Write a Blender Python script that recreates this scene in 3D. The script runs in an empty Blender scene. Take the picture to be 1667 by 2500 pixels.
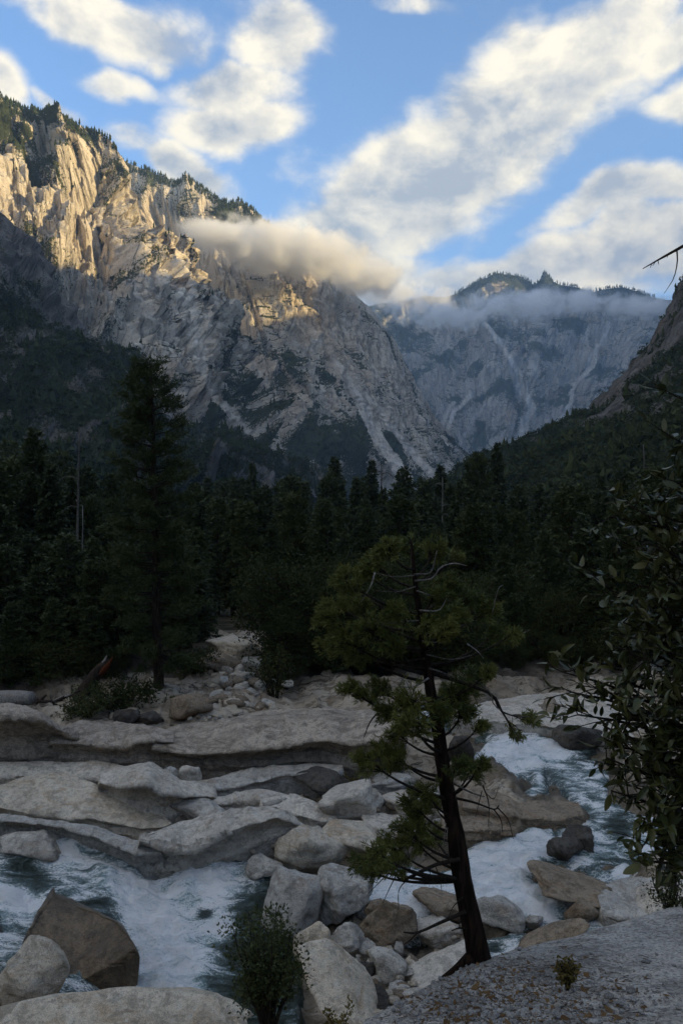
import bpy, math, random
import numpy as np
from mathutils import Vector

R = math.radians
SC = bpy.context.scene
COL = SC.collection

# ------------------------------------------------------------------ camera
# eye at the origin, looking along +Y.  Pixel helpers use the photograph's
# 1667 x 2500 raster: focal length F px, optical axis at column CX, horizon row HY.
F, CX, HY = 1907.0, 833.5, 1187.5
cam_d = bpy.data.cameras.new("camera")
cam = bpy.data.objects.new("camera", cam_d)
COL.objects.link(cam)
SC.camera = cam
cam.location = (0, 0, 0)
cam.rotation_euler = (R(90), 0, 0)
cam_d.sensor_fit = 'VERTICAL'
cam_d.sensor_height = 36.0
cam_d.sensor_width = 24.0
cam_d.lens = 36.0 * F / 2500.0
cam_d.shift_y = -(1250 - HY) / 2500.0
cam_d.clip_start = 0.05
cam_d.clip_end = 40000

# ------------------------------------------------------------------ light
SUN_EL, SUN_AZ = 11.0, 112.0          # azimuth clockwise from +Y (view direction)
SKY_STRENGTH, SUN_STRENGTH = 0.15, 5.0
sun_dir = Vector((math.sin(R(SUN_AZ)) * math.cos(R(SUN_EL)),
                  math.cos(R(SUN_AZ)) * math.cos(R(SUN_EL)), math.sin(R(SUN_EL))))
sl = bpy.data.lights.new("sun", 'SUN')
sl.energy = SUN_STRENGTH
sl.angle = R(0.6)
sl.color = (1.0, 0.75, 0.34)
sun = bpy.data.objects.new("sun", sl)
COL.objects.link(sun)
sun.rotation_euler = sun_dir.to_track_quat('Z', 'Y').to_euler()
sun.location = sun_dir * 3000

SC.view_settings.view_transform = 'Standard'
SC.view_settings.look = 'None'
SC.view_settings.exposure = 1.25
SC.view_settings.gamma = 1.0
SC.view_settings.use_curve_mapping = False
SC.render.engine = 'CYCLES'
cy = SC.cycles
cy.use_denoising = True
cy.max_bounces = 12
cy.diffuse_bounces = 3
cy.glossy_bounces = 2
cy.transmission_bounces = 2
cy.volume_bounces = 8
cy.transparent_max_bounces = 12
cy.caustics_reflective = False
cy.caustics_refractive = False
cy.sample_clamp_indirect = 4.0
cy.volume_step_rate = 1.0
cy.volume_max_steps = 128


# ------------------------------------------------------------------ node helpers
class NT:
    def __init__(s, tree):
        s.t = tree
        s.n = tree.nodes
        s.l = tree.links

    def node(s, typ, **kw):
        nd = s.n.new(typ)
        for k, v in kw.items():
            setattr(nd, k, v)
        return nd

    def put(s, sock, v):
        if hasattr(v, 'is_output') or isinstance(v, bpy.types.NodeSocket):
            s.l.new(v, sock)
        else:
            sock.default_value = v

    def math(s, op, a, b=None, c=None, clamp=False):
        nd = s.node('ShaderNodeMath', operation=op, use_clamp=clamp)
        for i, v in enumerate((a, b, c)):
            if v is not None:
                s.put(nd.inputs[i], v)
        return nd.outputs[0]

    def maprange(s, v, a, b, c=0.0, d=1.0, smooth=True):
        nd = s.node('ShaderNodeMapRange', interpolation_type='SMOOTHSTEP' if smooth else 'LINEAR')
        s.put(nd.inputs[0], v)
        for i, x in enumerate((a, b, c, d)):
            s.put(nd.inputs[i + 1], x)
        return nd.outputs[0]

    def noise(s, vec, scale, detail=4.0, rough=0.55, dist=0.0, lac=2.0):
        nd = s.node('ShaderNodeTexNoise')
        nd.noise_dimensions = '3D'
        if vec is not None:
            s.l.new(vec, nd.inputs['Vector'])
        nd.inputs['Scale'].default_value = scale
        nd.inputs['Detail'].default_value = detail
        nd.inputs['Roughness'].default_value = rough
        nd.inputs['Distortion'].default_value = dist
        nd.inputs['Lacunarity'].default_value = lac
        return nd.outputs[0]

    def mix(s, f, a, b):
        nd = s.node('ShaderNodeMix', data_type='RGBA')
        s.put(nd.inputs[0], f)
        s.put(nd.inputs[6], a if not isinstance(a, tuple) else (*a, 1) if len(a) == 3 else a)
        s.put(nd.inputs[7], b if not isinstance(b, tuple) else (*b, 1) if len(b) == 3 else b)
        return nd.outputs[2]

    def mapping(s, vec, loc=(0, 0, 0), rot=(0, 0, 0), scale=(1, 1, 1), typ='POINT'):
        nd = s.node('ShaderNodeMapping', vector_type=typ)
        s.l.new(vec, nd.inputs[0])
        nd.inputs[1].default_value = loc
        nd.inputs[2].default_value = rot
        nd.inputs[3].default_value = scale
        return nd.outputs[0]

    def attr(s, name):
        nd = s.node('ShaderNodeAttribute')
        nd.attribute_name = name
        return nd.outputs['Fac']

    def bump(s, h, strength=0.5, dist=0.05, normal=None):
        nd = s.node('ShaderNodeBump')
        nd.inputs['Strength'].default_value = strength
        nd.inputs['Distance'].default_value = dist
        s.l.new(h, nd.inputs['Height'])
        if normal is not None:
            s.l.new(normal, nd.inputs['Normal'])
        return nd.outputs[0]


def new_mat(name):
    m = bpy.data.materials.new(name)
    m.use_nodes = True
    m.node_tree.nodes.clear()
    return m, NT(m.node_tree)


def finish(m, nt, surf=None, vol=None):
    o = nt.node('ShaderNodeOutputMaterial')
    if surf is not None:
        nt.l.new(surf, o.inputs['Surface'])
    if vol is not None:
        nt.l.new(vol, o.inputs['Volume'])
    return m


def principled(nt, color, rough=0.8, normal=None, spec=0.3):
    b = nt.node('ShaderNodeBsdfPrincipled')
    nt.put(b.inputs['Base Color'], color if not isinstance(color, tuple) else (*color[:3], 1))
    nt.put(b.inputs['Roughness'], rough)
    b.inputs['Specular IOR Level'].default_value = spec
    if normal is not None:
        nt.l.new(normal, b.inputs['Normal'])
    return b.outputs[0]


# ------------------------------------------------------------------ sky
def azel(px, py):
    x, z = (px - CX) / F, (HY - py) / F
    return math.atan2(x, 1), math.atan2(z, math.sqrt(1 + x * x))


def build_world():
    w = bpy.data.worlds.new("World")
    SC.world = w
    w.use_nodes = True
    w.node_tree.nodes.clear()
    nt = NT(w.node_tree)
    out = nt.node('ShaderNodeOutputWorld')
    bg = nt.node('ShaderNodeBackground')
    bg.inputs['Strength'].default_value = SKY_STRENGTH
    sky = nt.node('ShaderNodeTexSky')
    sky.sky_type = 'NISHITA'
    sky.sun_disc = False
    sky.sun_elevation = R(SUN_EL)
    sky.sun_rotation = R(SUN_AZ)
    sky.altitude = 1700
    sky.air_density = 1.0
    sky.dust_density = 0.1
    sky.ozone_density = 4.0
    tc = nt.node('ShaderNodeTexCoord')
    d = tc.outputs['Generated']
    sep = nt.node('ShaderNodeSeparateXYZ')
    nt.l.new(d, sep.inputs[0])
    az = nt.math('ARCTAN2', sep.outputs[0], sep.outputs[1])
    el = nt.math('ARCSINE', sep.outputs[2])
    ae = nt.node('ShaderNodeCombineXYZ')
    nt.l.new(az, ae.inputs[0])
    nt.l.new(el, ae.inputs[1])
    # warp the layout so that the banks have ragged outlines
    wn = nt.node('ShaderNodeTexNoise')
    nt.l.new(d, wn.inputs['Vector'])
    wn.inputs['Scale'].default_value = 6.0
    wn.inputs['Detail'].default_value = 3.0
    off = nt.node('ShaderNodeVectorMath', operation='SUBTRACT')
    nt.l.new(wn.outputs['Color'], off.inputs[0])
    off.inputs[1].default_value = (0.5, 0.5, 0.5)
    sc_ = nt.node('ShaderNodeVectorMath', operation='SCALE')
    nt.l.new(off.outputs[0], sc_.inputs[0])
    sc_.inputs['Scale'].default_value = 0.10
    wv = nt.node('ShaderNodeVectorMath', operation='ADD')
    nt.l.new(ae.outputs[0], wv.inputs[0])
    nt.l.new(sc_.outputs[0], wv.inputs[1])
    aew = wv.outputs[0]
    # cloud banks: centre column/row, half sizes, tilt (deg, up to the right), weight
    banks = [(300, 55, 250, 75, -8, 1.0), (120, 15, 130, 45, 0, .7), (690, 108, 120, 60, 5, 1.0),
             (400, 140, 60, 40, 0, .8), (560, 205, 160, 70, 10, .95), (320, 215, 80, 34, 0, .7),
             (560, 300, 170, 60, 10, .95), (345, 345, 120, 40, 0, .6), (470, 415, 150, 55, -15, .95),
             (570, 470, 80, 32, -10, .5), (1420, 75, 260, 85, 5, 1.1), (1640, 105, 110, 50, 18, .9),
             (1260, 270, 310, 135, 22, 1.15), (1040, 420, 310, 130, 18, 1.2), (1420, 190, 150, 60, 8, 1.0),
             (1200, 380, 280, 120, 20, 1.0), (900, 545, 280, 110, 8, 1.15), (860, 690, 260, 110, 0, 1.1),
             (1530, 500, 260, 60, 12, 1.0), (1640, 590, 280, 110, 8, 1.1), (1330, 660, 380, 75, 6, 1.0),
             (1500, 640, 300, 90, 5, 1.0), (1060, 700, 260, 60, 0, .8), (0, 215, 80, 60, -20, .8),
             (160, 285, 90, 30, -15, .6), (1660, 245, 70, 50, 10, .8), (1030, 10, 120, 30, -8, .6)]
    total = None
    for (px, py, rx, ry, rot, wt) in banks:
        a, e = azel(px, py)
        v = nt.mapping(aew, loc=(a, e, 0), rot=(0, 0, R(rot)),
                       scale=(rx / F * 1.2, ry / F * 1.2, 1), typ='TEXTURE')
        ln = nt.node('ShaderNodeVectorMath', operation='LENGTH')
        nt.l.new(v, ln.inputs[0])
        val = nt.maprange(ln.outputs['Value'], 0.15, 1.15, wt, 0.0)
        total = val if total is None else nt.math('MAXIMUM', total, val)
    # away from the banks in view the same broken cover goes on round the sky
    flat = nt.mapping(d, scale=(1, 1, 2.2))
    far = nt.noise(flat, 2.3, 3.0, 0.5)
    dn = nt.node('ShaderNodeVectorMath', operation='DOT_PRODUCT')
    nt.l.new(d, dn.inputs[0])
    dn.inputs[1].default_value = (0, 0.95, 0.31)
    outside = nt.maprange(dn.outputs['Value'], 0.72, 0.88, 1.0, 0.0)
    generic = nt.math('MULTIPLY', nt.maprange(far, 0.395, 0.635, 0.0, 1.0), outside)
    total = nt.math('MAXIMUM', total, generic)

    def field(vec):
        return nt.noise(nt.mapping(vec, scale=(1, 1, 1.5)), 7.0, 12.0, 0.62, 0.15)

    n0 = field(d)
    lit_off = nt.node('ShaderNodeVectorMath', operation='ADD')
    nt.l.new(d, lit_off.inputs[0])
    lit_off.inputs[1].default_value = (0.026, -0.004, 0.026)
    n1 = field(lit_off.outputs[0])
    dens = nt.math('ADD', total, nt.math('MULTIPLY', nt.math('SUBTRACT', n0, 0.5), 1.9))
    alpha = nt.maprange(dens, 0.14, 0.80, 0.0, 1.0)
    thick = nt.maprange(dens, 0.50, 1.30, 0.0, 1.0)
    grad = nt.math('SUBTRACT', n0, n1)                       # >0 on the side turned to the sun
    lit = nt.math('ADD', nt.math('MULTIPLY', grad, 4.2), nt.math('SUBTRACT', 0.74, nt.math('MULTIPLY', thick, 0.50)), clamp=True)
    ccol = nt.mix(lit, (1.25, 1.38, 1.70), (3.7, 3.32, 2.66))
    col = nt.mix(alpha, sky.outputs[0], ccol)
    below = nt.maprange(sep.outputs[2], -0.06, 0.0, 0.0, 1.0)
    col2 = nt.mix(below, (1.2, 1.25, 1.35), col)
    nt.l.new(col2, bg.inputs['Color'])
    nt.l.new(bg.outputs[0], out.inputs[0])
    w.cycles.sampling_method = 'MANUAL'
    w.cycles.sample_map_resolution = 512


build_world()


# ------------------------------------------------------------------ numpy noise
def _grad_table(seed):
    rng = np.random.RandomState(seed)
    g = rng.normal(size=(256, 3))
    g /= np.linalg.norm(g, axis=1)[:, None]
    perm = rng.permutation(256)
    return g, np.concatenate([perm, perm, perm])


_TAB = {}


def perlin(x, y, z=0.0, seed=0):
    if seed not in _TAB:
        _TAB[seed] = _grad_table(seed)
    g, p = _TAB[seed]
    x, y, z = np.broadcast_arrays(np.asarray(x, float), np.asarray(y, float), np.asarray(z, float))
    xi, yi, zi = np.floor(x).astype(int), np.floor(y).astype(int), np.floor(z).astype(int)
    xf, yf, zf = x - xi, y - yi, z - zi
    u, v, w = [t * t * t * (t * (t * 6 - 15) + 10) for t in (xf, yf, zf)]
    xi, yi, zi = xi & 255, yi & 255, zi & 255

    def corner(dx, dy, dz):
        h = p[p[p[(xi + dx) & 255] + ((yi + dy) & 255)] + ((zi + dz) & 255)]
        gr = g[h]
        return gr[..., 0] * (xf - dx) + gr[..., 1] * (yf - dy) + gr[..., 2] * (zf - dz)

    def lerp(a, b, t):
        return a + t * (b - a)
    x00 = lerp(corner(0, 0, 0), corner(1, 0, 0), u)
    x10 = lerp(corner(0, 1, 0), corner(1, 1, 0), u)
    x01 = lerp(corner(0, 0, 1), corner(1, 0, 1), u)
    x11 = lerp(corner(0, 1, 1), corner(1, 1, 1), u)
    return lerp(lerp(x00, x10, v), lerp(x01, x11, v), w) * 1.5


def fbm(x, y, z=0.0, seed=0, octaves=4, gain=0.5):
    s, a = 0, 1.0
    for o in range(octaves):
        k = 2.03 ** o
        s = s + a * perlin(np.asarray(x) * k, np.asarray(y) * k, np.asarray(z) * k + o * 7.3, seed)
        a *= gain
    return s


def ridged(x, y, z=0.0, seed=0, octaves=4, gain=0.5):
    s, a = 0, 1.0
    for o in range(octaves):
        k = 2.03 ** o
        s = s + a * (1 - 2 * np.abs(perlin(np.asarray(x) * k, np.asarray(y) * k, np.asarray(z) * k + o * 5.1, seed)))
        a *= gain
    return s


def sstep(a, b, x):
    t = np.clip((np.asarray(x, float) - a) / (b - a), 0, 1)
    return t * t * (3 - 2 * t)


# ------------------------------------------------------------------ mesh helpers
def raw_mesh(name, V, Fc, smooth=True, mat=None, attrs=None):
    V = np.ascontiguousarray(V, dtype=np.float32)
    Fc = np.ascontiguousarray(Fc, dtype=np.int32)
    me = bpy.data.meshes.new(name)
    n, k = Fc.shape
    me.vertices.add(len(V))
    me.vertices.foreach_set('co', V.ravel())
    me.loops.add(n * k)
    me.loops.foreach_set('vertex_index', Fc.ravel())
    me.polygons.add(n)
    me.polygons.foreach_set('loop_start', np.arange(0, n * k, k, dtype=np.int32))
    me.polygons.foreach_set('loop_total', np.full(n, k, dtype=np.int32))
    me.polygons.foreach_set('use_smooth', np.full(n, smooth, dtype=bool))
    if attrs:
        for an, av in attrs.items():
            at = me.attributes.new(an, 'FLOAT', 'POINT')
            at.data.foreach_set('value', np.ascontiguousarray(av, dtype=np.float32).ravel())
    me.update()
    if mat is not None:
        me.materials.append(mat)
    return me


def link(name, data, parent=None, loc=(0, 0, 0)):
    o = bpy.data.objects.new(name, data)
    COL.objects.link(o)
    o.location = loc
    if parent is not None:
        o.parent = parent
    return o


def tag(o, label=None, cat=None, group=None, kind=None):
    if label:
        o['label'] = label
    if cat:
        o['category'] = cat
    if group:
        o['group'] = group
    if kind:
        o['kind'] = kind
    return o


def grid_faces(nu, nv):
    i = np.arange(nu - 1)[:, None]
    j = np.arange(nv - 1)[None, :]
    a = (i * nv + j).ravel()
    return np.stack([a, a + nv, a + nv + 1, a + 1], 1)


class MB:
    """collects triangles of one mesh"""
    def __init__(s):
        s.V, s.T, s.n = [], [], 0

    def add(s, V, T):
        V = np.asarray(V, float)
        s.V.append(V)
        s.T.append(np.asarray(T, int) + s.n)
        s.n += len(V)

    def tube(s, pts, radii, sides=6):
        pts = np.asarray(pts, float)
        k = len(pts)
        tang = np.gradient(pts, axis=0)
        tang /= np.linalg.norm(tang, axis=1)[:, None] + 1e-9
        ref = np.array([0, 0, 1.0]) if abs(tang[:, 2]).mean() < 0.8 else np.array([0, 1.0, 0])
        a = np.cross(tang, ref)
        a /= np.linalg.norm(a, axis=1)[:, None] + 1e-9
        b = np.cross(tang, a)
        th = np.linspace(0, 2 * np.pi, sides, endpoint=False)
        ring = (a[:, None, :] * np.cos(th)[None, :, None] + b[:, None, :] * np.sin(th)[None, :, None])
        V = pts[:, None, :] + ring * np.asarray(radii, float)[:, None, None]
        V = V.reshape(-1, 3)
        T = []
        for i in range(k - 1):
            for j in range(sides):
                p, q = i * sides + j, i * sides + (j + 1) % sides
                T += [(p, q, q + sides), (p, q + sides, p + sides)]
        V = np.vstack([V, pts[-1:], pts[:1]])
        for j in range(sides):
            T.append(((k - 1) * sides + j, (k - 1) * sides + (j + 1) % sides, k * sides))
            T.append(((j + 1) % sides, j, k * sides + 1))
        s.add(V, T)

    def mesh(s, name, mat, smooth=True, attrs=None):
        return raw_mesh(name, np.vstack(s.V), np.vstack(s.T), smooth, mat, attrs)


def smooth_line(pts, n):
    """Catmull-Rom through control points, n samples"""
    P = np.asarray(pts, float)
    P = np.vstack([2 * P[0] - P[1], P, 2 * P[-1] - P[-2]])
    m = len(P) - 3
    t = np.linspace(0, m - 1e-6, n)
    i = t.astype(int)
    f = (t - i)[:, None]
    p0, p1, p2, p3 = P[i], P[i + 1], P[i + 2], P[i + 3]
    return 0.5 * (2 * p1 + (p2 - p0) * f + (2 * p0 - 5 * p1 + 4 * p2 - p3) * f ** 2 + (3 * p1 - p0 - 3 * p2 + p3) * f ** 3)


def P3(px, py, Y):
    return np.array([(px - CX) / F * Y, Y, (HY - py) / F * Y])


def poly_sd(px, py, poly):
    """signed distance (positive inside) of pixels to a polygon"""
    px, py = np.asarray(px, float), np.asarray(py, float)
    inside = np.zeros(px.shape, bool)
    best = np.full(px.shape, 1e9)
    n = len(poly)
    for i in range(n):
        x0, y0 = poly[i]
        x1, y1 = poly[(i + 1) % n]
        dx, dy = x1 - x0, y1 - y0
        t = np.clip(((px - x0) * dx + (py - y0) * dy) / (dx * dx + dy * dy + 1e-9), 0, 1)
        best = np.minimum(best, np.hypot(px - x0 - t * dx, py - y0 - t * dy))
        if y0 != y1:
            c = ((y0 > py) != (y1 > py)) & (px < (x1 - x0) * (py - y0) / (y1 - y0) + x0)
            inside ^= c
    return np.where(inside, best, -best)


def line_d(px, py, pts):
    best = np.full(np.shape(px), 1e9)
    for (x0, y0), (x1, y1) in zip(pts[:-1], pts[1:]):
        dx, dy = x1 - x0, y1 - y0
        t = np.clip(((px - x0) * dx + (py - y0) * dy) / (dx * dx + dy * dy + 1e-9), 0, 1)
        best = np.minimum(best, np.hypot(px - x0 - t * dx, py - y0 - t * dy))
    return best


# ------------------------------------------------------------------ materials
def mountain_mat(name, rock_a, rock_b, pale, veg_a, veg_b, scale):
    m, nt = new_mat(name)
    tc = nt.node('ShaderNodeTexCoord')
    ob = tc.outputs['Object']
    dip = nt.node('ShaderNodeCombineXYZ')            # metres along the face and down the dip
    nt.l.new(nt.attr('along'), dip.inputs[0])
    nt.l.new(nt.attr('down'), dip.inputs[1])
    dv = dip.outputs[0]
    big = nt.noise(ob, 0.006 * scale, 4, 0.6)
    fine = nt.noise(nt.mapping(dv, scale=(1, 0.22, 1)), 0.05 * scale, 8, 0.70, 0.5)
    grain = nt.noise(ob, 0.20 * scale, 5, 0.75)
    jf = nt.noise(nt.mapping(dv, scale=(1, 0.10, 1)), 0.030 * scale, 5, 0.62, 0.4)
    jl = nt.math('ABSOLUTE', nt.math('SUBTRACT', nt.math('FRACT', nt.math('MULTIPLY', jf, 9.0)), 0.5))
    joint = nt.maprange(jl, 0.0, 0.13, 1.0, 0.0)
    lf = nt.noise(nt.mapping(dv, rot=(0, 0, 0.35), scale=(0.22, 1, 1)), 0.028 * scale, 5, 0.6, 0.5)
    ll = nt.math('ABSOLUTE', nt.math('SUBTRACT', nt.math('FRACT', nt.math('MULTIPLY', lf, 8.0)), 0.5))
    ledge = nt.math('MULTIPLY', nt.maprange(ll, 0.0, 0.10, 1.0, 0.0), nt.maprange(big, 0.4, 0.6))
    rock = nt.mix(nt.maprange(fine, 0.36, 0.64), rock_a, rock_b)
    rock = nt.mix(nt.maprange(big, 0.5, 0.72, 0, 0.45), rock, (0.33, 0.235, 0.155))
    rock = nt.mix(nt.maprange(grain, 0.50, 0.62, 0, 0.60), rock, tuple(x * 0.42 for x in rock_a))
    rock = nt.mix(nt.math('MULTIPLY', joint, 0.52), rock, tuple(x * 0.24 for x in rock_a))
    rock = nt.mix(nt.math('MULTIPLY', ledge, 0.5), rock, tuple(x * 0.3 for x in rock_a))
    rock = nt.mix(nt.math('MULTIPLY', nt.attr('pale'), nt.maprange(grain, 0.35, 0.6, 1.0, 0.35)), rock, pale)
    veg = nt.mix(nt.maprange(grain, 0.4, 0.62), veg_a, veg_b)
    vm = nt.maprange(nt.math('ADD', nt.attr('veg'), nt.math('ADD', nt.math('MULTIPLY', nt.math('SUBTRACT', grain, 0.5), 1.5), nt.math('MULTIPLY', ledge, 0.25))), 0.36, 0.54)
    col = nt.mix(vm, rock, veg)
    b1 = nt.bump(fine, 1.0, 12.0 / scale)
    b1 = nt.bump(nt.math('SUBTRACT', 1.0, joint), 1.0, 4.0 / scale, b1)
    b2 = nt.bump(grain, 0.9, 3.0 / scale, b1)
    return finish(m, nt, principled(nt, col, 0.95, b2, 0.1))


M_MTN = mountain_mat('granite cliff', (0.54, 0.475, 0.40), (0.74, 0.66, 0.56), (0.82, 0.77, 0.70),
                     (0.030, 0.040, 0.018), (0.065, 0.078, 0.036), 1.0)
M_MTN_NEAR = mountain_mat('brushy granite slope', (0.12, 0.11, 0.10), (0.21, 0.19, 0.17), (0.36, 0.34, 0.315),
                          (0.020, 0.030, 0.012), (0.05, 0.06, 0.025), 2.2)
M_MTN_FAR = mountain_mat('far granite', (0.27, 0.258, 0.245), (0.45, 0.43, 0.40), (0.80, 0.78, 0.74),
                         (0.035, 0.045, 0.024), (0.07, 0.08, 0.045), 0.6)


def granite(name, base, dark, stain, stain_amt=0.5, rough=0.85, scale=1.0, spec=0.25, speckle=0.60, crack=0.35):
    m, nt = new_mat(name)
    tc = nt.node('ShaderNodeTexCoord')
    oi = nt.node('ShaderNodeObjectInfo')
    add = nt.node('ShaderNodeVectorMath', operation='ADD')
    nt.l.new(tc.outputs['Object'], add.inputs[0])
    off = nt.node('ShaderNodeVectorMath', operation='SCALE')
    off.inputs[0].default_value = (37.0, 91.0, 53.0)
    nt.l.new(oi.outputs['Random'], off.inputs['Scale'])
    nt.l.new(off.outputs[0], add.inputs[1])
    ob = add.outputs[0]
    big = nt.noise(ob, 0.8 * scale, 6, 0.62, 0.5)
    streak = nt.noise(nt.mapping(ob, rot=(0.3, 0.4, 0), scale=(0.5, 0.7, 2.4)), 1.5 * scale, 7, 0.68, 0.9)
    lich = nt.noise(ob, 2.6 * scale, 7, 0.72, 0.3)
    sp = nt.noise(ob, 42 * scale, 4, 0.75)
    mid = nt.noise(ob, 6 * scale, 8, 0.70)
    # parting cracks: thin contour lines of a warped field
    cf = nt.noise(nt.mapping(ob, rot=(0.5, 0.2, 0.8), scale=(0.6, 0.9, 1.9)), 0.55 * scale, 4, 0.55, 0.6)
    cl = nt.math('ABSOLUTE', nt.math('SUBTRACT', nt.math('FRACT', nt.math('MULTIPLY', cf, 5.0)), 0.5))
    gate = nt.maprange(big, 0.46, 0.60)
    line = nt.math('MULTIPLY', nt.maprange(cl, 0.0, 0.028, 1.0, 0.0), gate)
    c = nt.mix(nt.maprange(big, 0.38, 0.60), dark, base)
    tone = nt.math('MULTIPLY', nt.maprange(oi.outputs['Random'], 0.0, 1.0, 0.0, 0.42, False), 1.0)
    c = nt.mix(tone, c, (base[0] * 0.62, base[1] * 0.66, base[2] * 0.74))
    c = nt.mix(nt.maprange(streak, 0.50, 0.66, 0, stain_amt), c, stain)
    c = nt.mix(nt.maprange(lich, 0.50, 0.60, 0, 0.62), c, tuple(x * 0.42 for x in dark))
    c = nt.mix(nt.maprange(mid, 0.50, 0.62, 0, 0.55), c, tuple(x * 0.5 for x in dark))
    c = nt.mix(nt.maprange(mid, 0.46, 0.32, 0, 0.45), c, tuple(min(.8, x * 1.22) for x in base))
    c = nt.mix(nt.maprange(sp, 0.50, 0.60, 0, speckle), c, tuple(x * 0.32 for x in dark))
    c = nt.mix(nt.maprange(sp, 0.44, 0.36, 0, speckle * 0.7), c, tuple(min(.85, x * 1.3) for x in base))
    c = nt.mix(nt.math('MULTIPLY', line, crack), c, tuple(x * 0.25 for x in dark))
    b = nt.bump(lich, 0.9, 0.11 / scale)
    b = nt.bump(mid, 0.95, 0.11 / scale, b)
    b = nt.bump(nt.math('SUBTRACT', 1.0, line), 0.8 * crack, 0.06 / scale, b)
    b = nt.bump(sp, 0.45, 0.012 / scale, b)
    r = nt.maprange(mid, 0.3, 0.7, rough - 0.12, rough + 0.1)
    return finish(m, nt, principled(nt, c, r, b, spec))


G_PALE = granite('pale granite', (0.88, 0.79, 0.655), (0.68, 0.605, 0.50), (0.45, 0.31, 0.18), 0.55)
G_WARM = granite('warm pale granite', (0.88, 0.765, 0.60), (0.70, 0.60, 0.46), (0.50, 0.31, 0.15), 0.65)
G_GREY = granite('grey granite', (0.72, 0.67, 0.59), (0.50, 0.465, 0.41), (0.33, 0.22, 0.13), 0.5)
G_BROWN = granite('brown weathered granite', (0.42, 0.335, 0.24), (0.27, 0.215, 0.155), (0.30, 0.17, 0.08), 0.6)
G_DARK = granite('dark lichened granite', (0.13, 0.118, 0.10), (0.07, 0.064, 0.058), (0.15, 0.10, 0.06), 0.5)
G_SHELF = granite('weathered shelf granite', (0.66, 0.555, 0.44), (0.43, 0.36, 0.285), (0.10, 0.085, 0.07), 0.75, scale=0.7)
G_ORANGE = granite('rust stained granite', (0.46, 0.28, 0.11), (0.30, 0.19, 0.09), (0.36, 0.20, 0.06), 0.7)
G_WET = granite('wet brown granite', (0.27, 0.19, 0.11), (0.13, 0.092, 0.055), (0.13, 0.10, 0.035), 0.6, rough=0.38, spec=0.5)
G_LEDGE = granite('coarse grey granite', (0.72, 0.665, 0.60), (0.50, 0.465, 0.42), (0.13, 0.12, 0.11), 0.5, scale=0.8, speckle=0.85, crack=0.25)


def terrain_mat():
    m, nt = new_mat('river bedrock')
    tc = nt.node('ShaderNodeTexCoord')
    ob = tc.outputs['Object']
    big = nt.noise(ob, 0.35, 5, 0.6, 0.5)
    mid = nt.noise(nt.mapping(ob, rot=(0, 0, 0.5), scale=(0.6, 1.6, 1.5)), 1.8, 7, 0.66, 0.8)
    sp = nt.noise(ob, 30, 3, 0.7)
    c = nt.mix(nt.maprange(big, 0.35, 0.65), (0.25, 0.20, 0.145), (0.48, 0.415, 0.325))
    c = nt.mix(nt.maprange(mid, 0.47, 0.62, 0, 0.85), c, (0.13, 0.10, 0.068))
    c = nt.mix(nt.maprange(sp, 0.52, 0.66, 0, 0.4), c, (0.10, 0.09, 0.08))
    cf = nt.noise(nt.mapping(ob, rot=(0, 0, 0.6), scale=(0.5, 1.1, 0.5)), 0.42, 4, 0.55, 0.8)
    cl = nt.math('ABSOLUTE', nt.math('SUBTRACT', nt.math('FRACT', nt.math('MULTIPLY', cf, 6.0)), 0.5))
    line = nt.maprange(cl, 0.0, 0.04, 1.0, 0.0)
    c = nt.mix(nt.math('MULTIPLY', line, 0.8), c, (0.04, 0.034, 0.026))
    wet = nt.maprange(nt.math('ADD', nt.attr('wet'), nt.math('MULTIPLY', nt.math('SUBTRACT', mid, 0.5), 0.9)), 0.3, 0.75)
    wetc = nt.mix(nt.maprange(mid, 0.4, 0.65), (0.085, 0.066, 0.042), (0.185, 0.150, 0.105))
    c = nt.mix(wet, c, wetc)
    soil = nt.mix(nt.maprange(sp, 0.4, 0.6), (0.035, 0.028, 0.02), (0.07, 0.055, 0.04))
    c = nt.mix(nt.attr('soil'), c, soil)
    sand = nt.mix(nt.maprange(sp, 0.4, 0.6), (0.40, 0.34, 0.26), (0.50, 0.43, 0.34))
    c = nt.mix(nt.attr('sand'), c, sand)
    b = nt.bump(mid, 0.8, 0.16)
    b = nt.bump(nt.math('SUBTRACT', 1.0, line), 0.8, 0.12, b)
    b = nt.bump(sp, 0.4, 0.015, b)
    rough = nt.maprange(wet, 0, 1, 0.9, 0.38)
    return finish(m, nt, principled(nt, c, rough, b, 0.35))


M_BED = terrain_mat()


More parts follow.
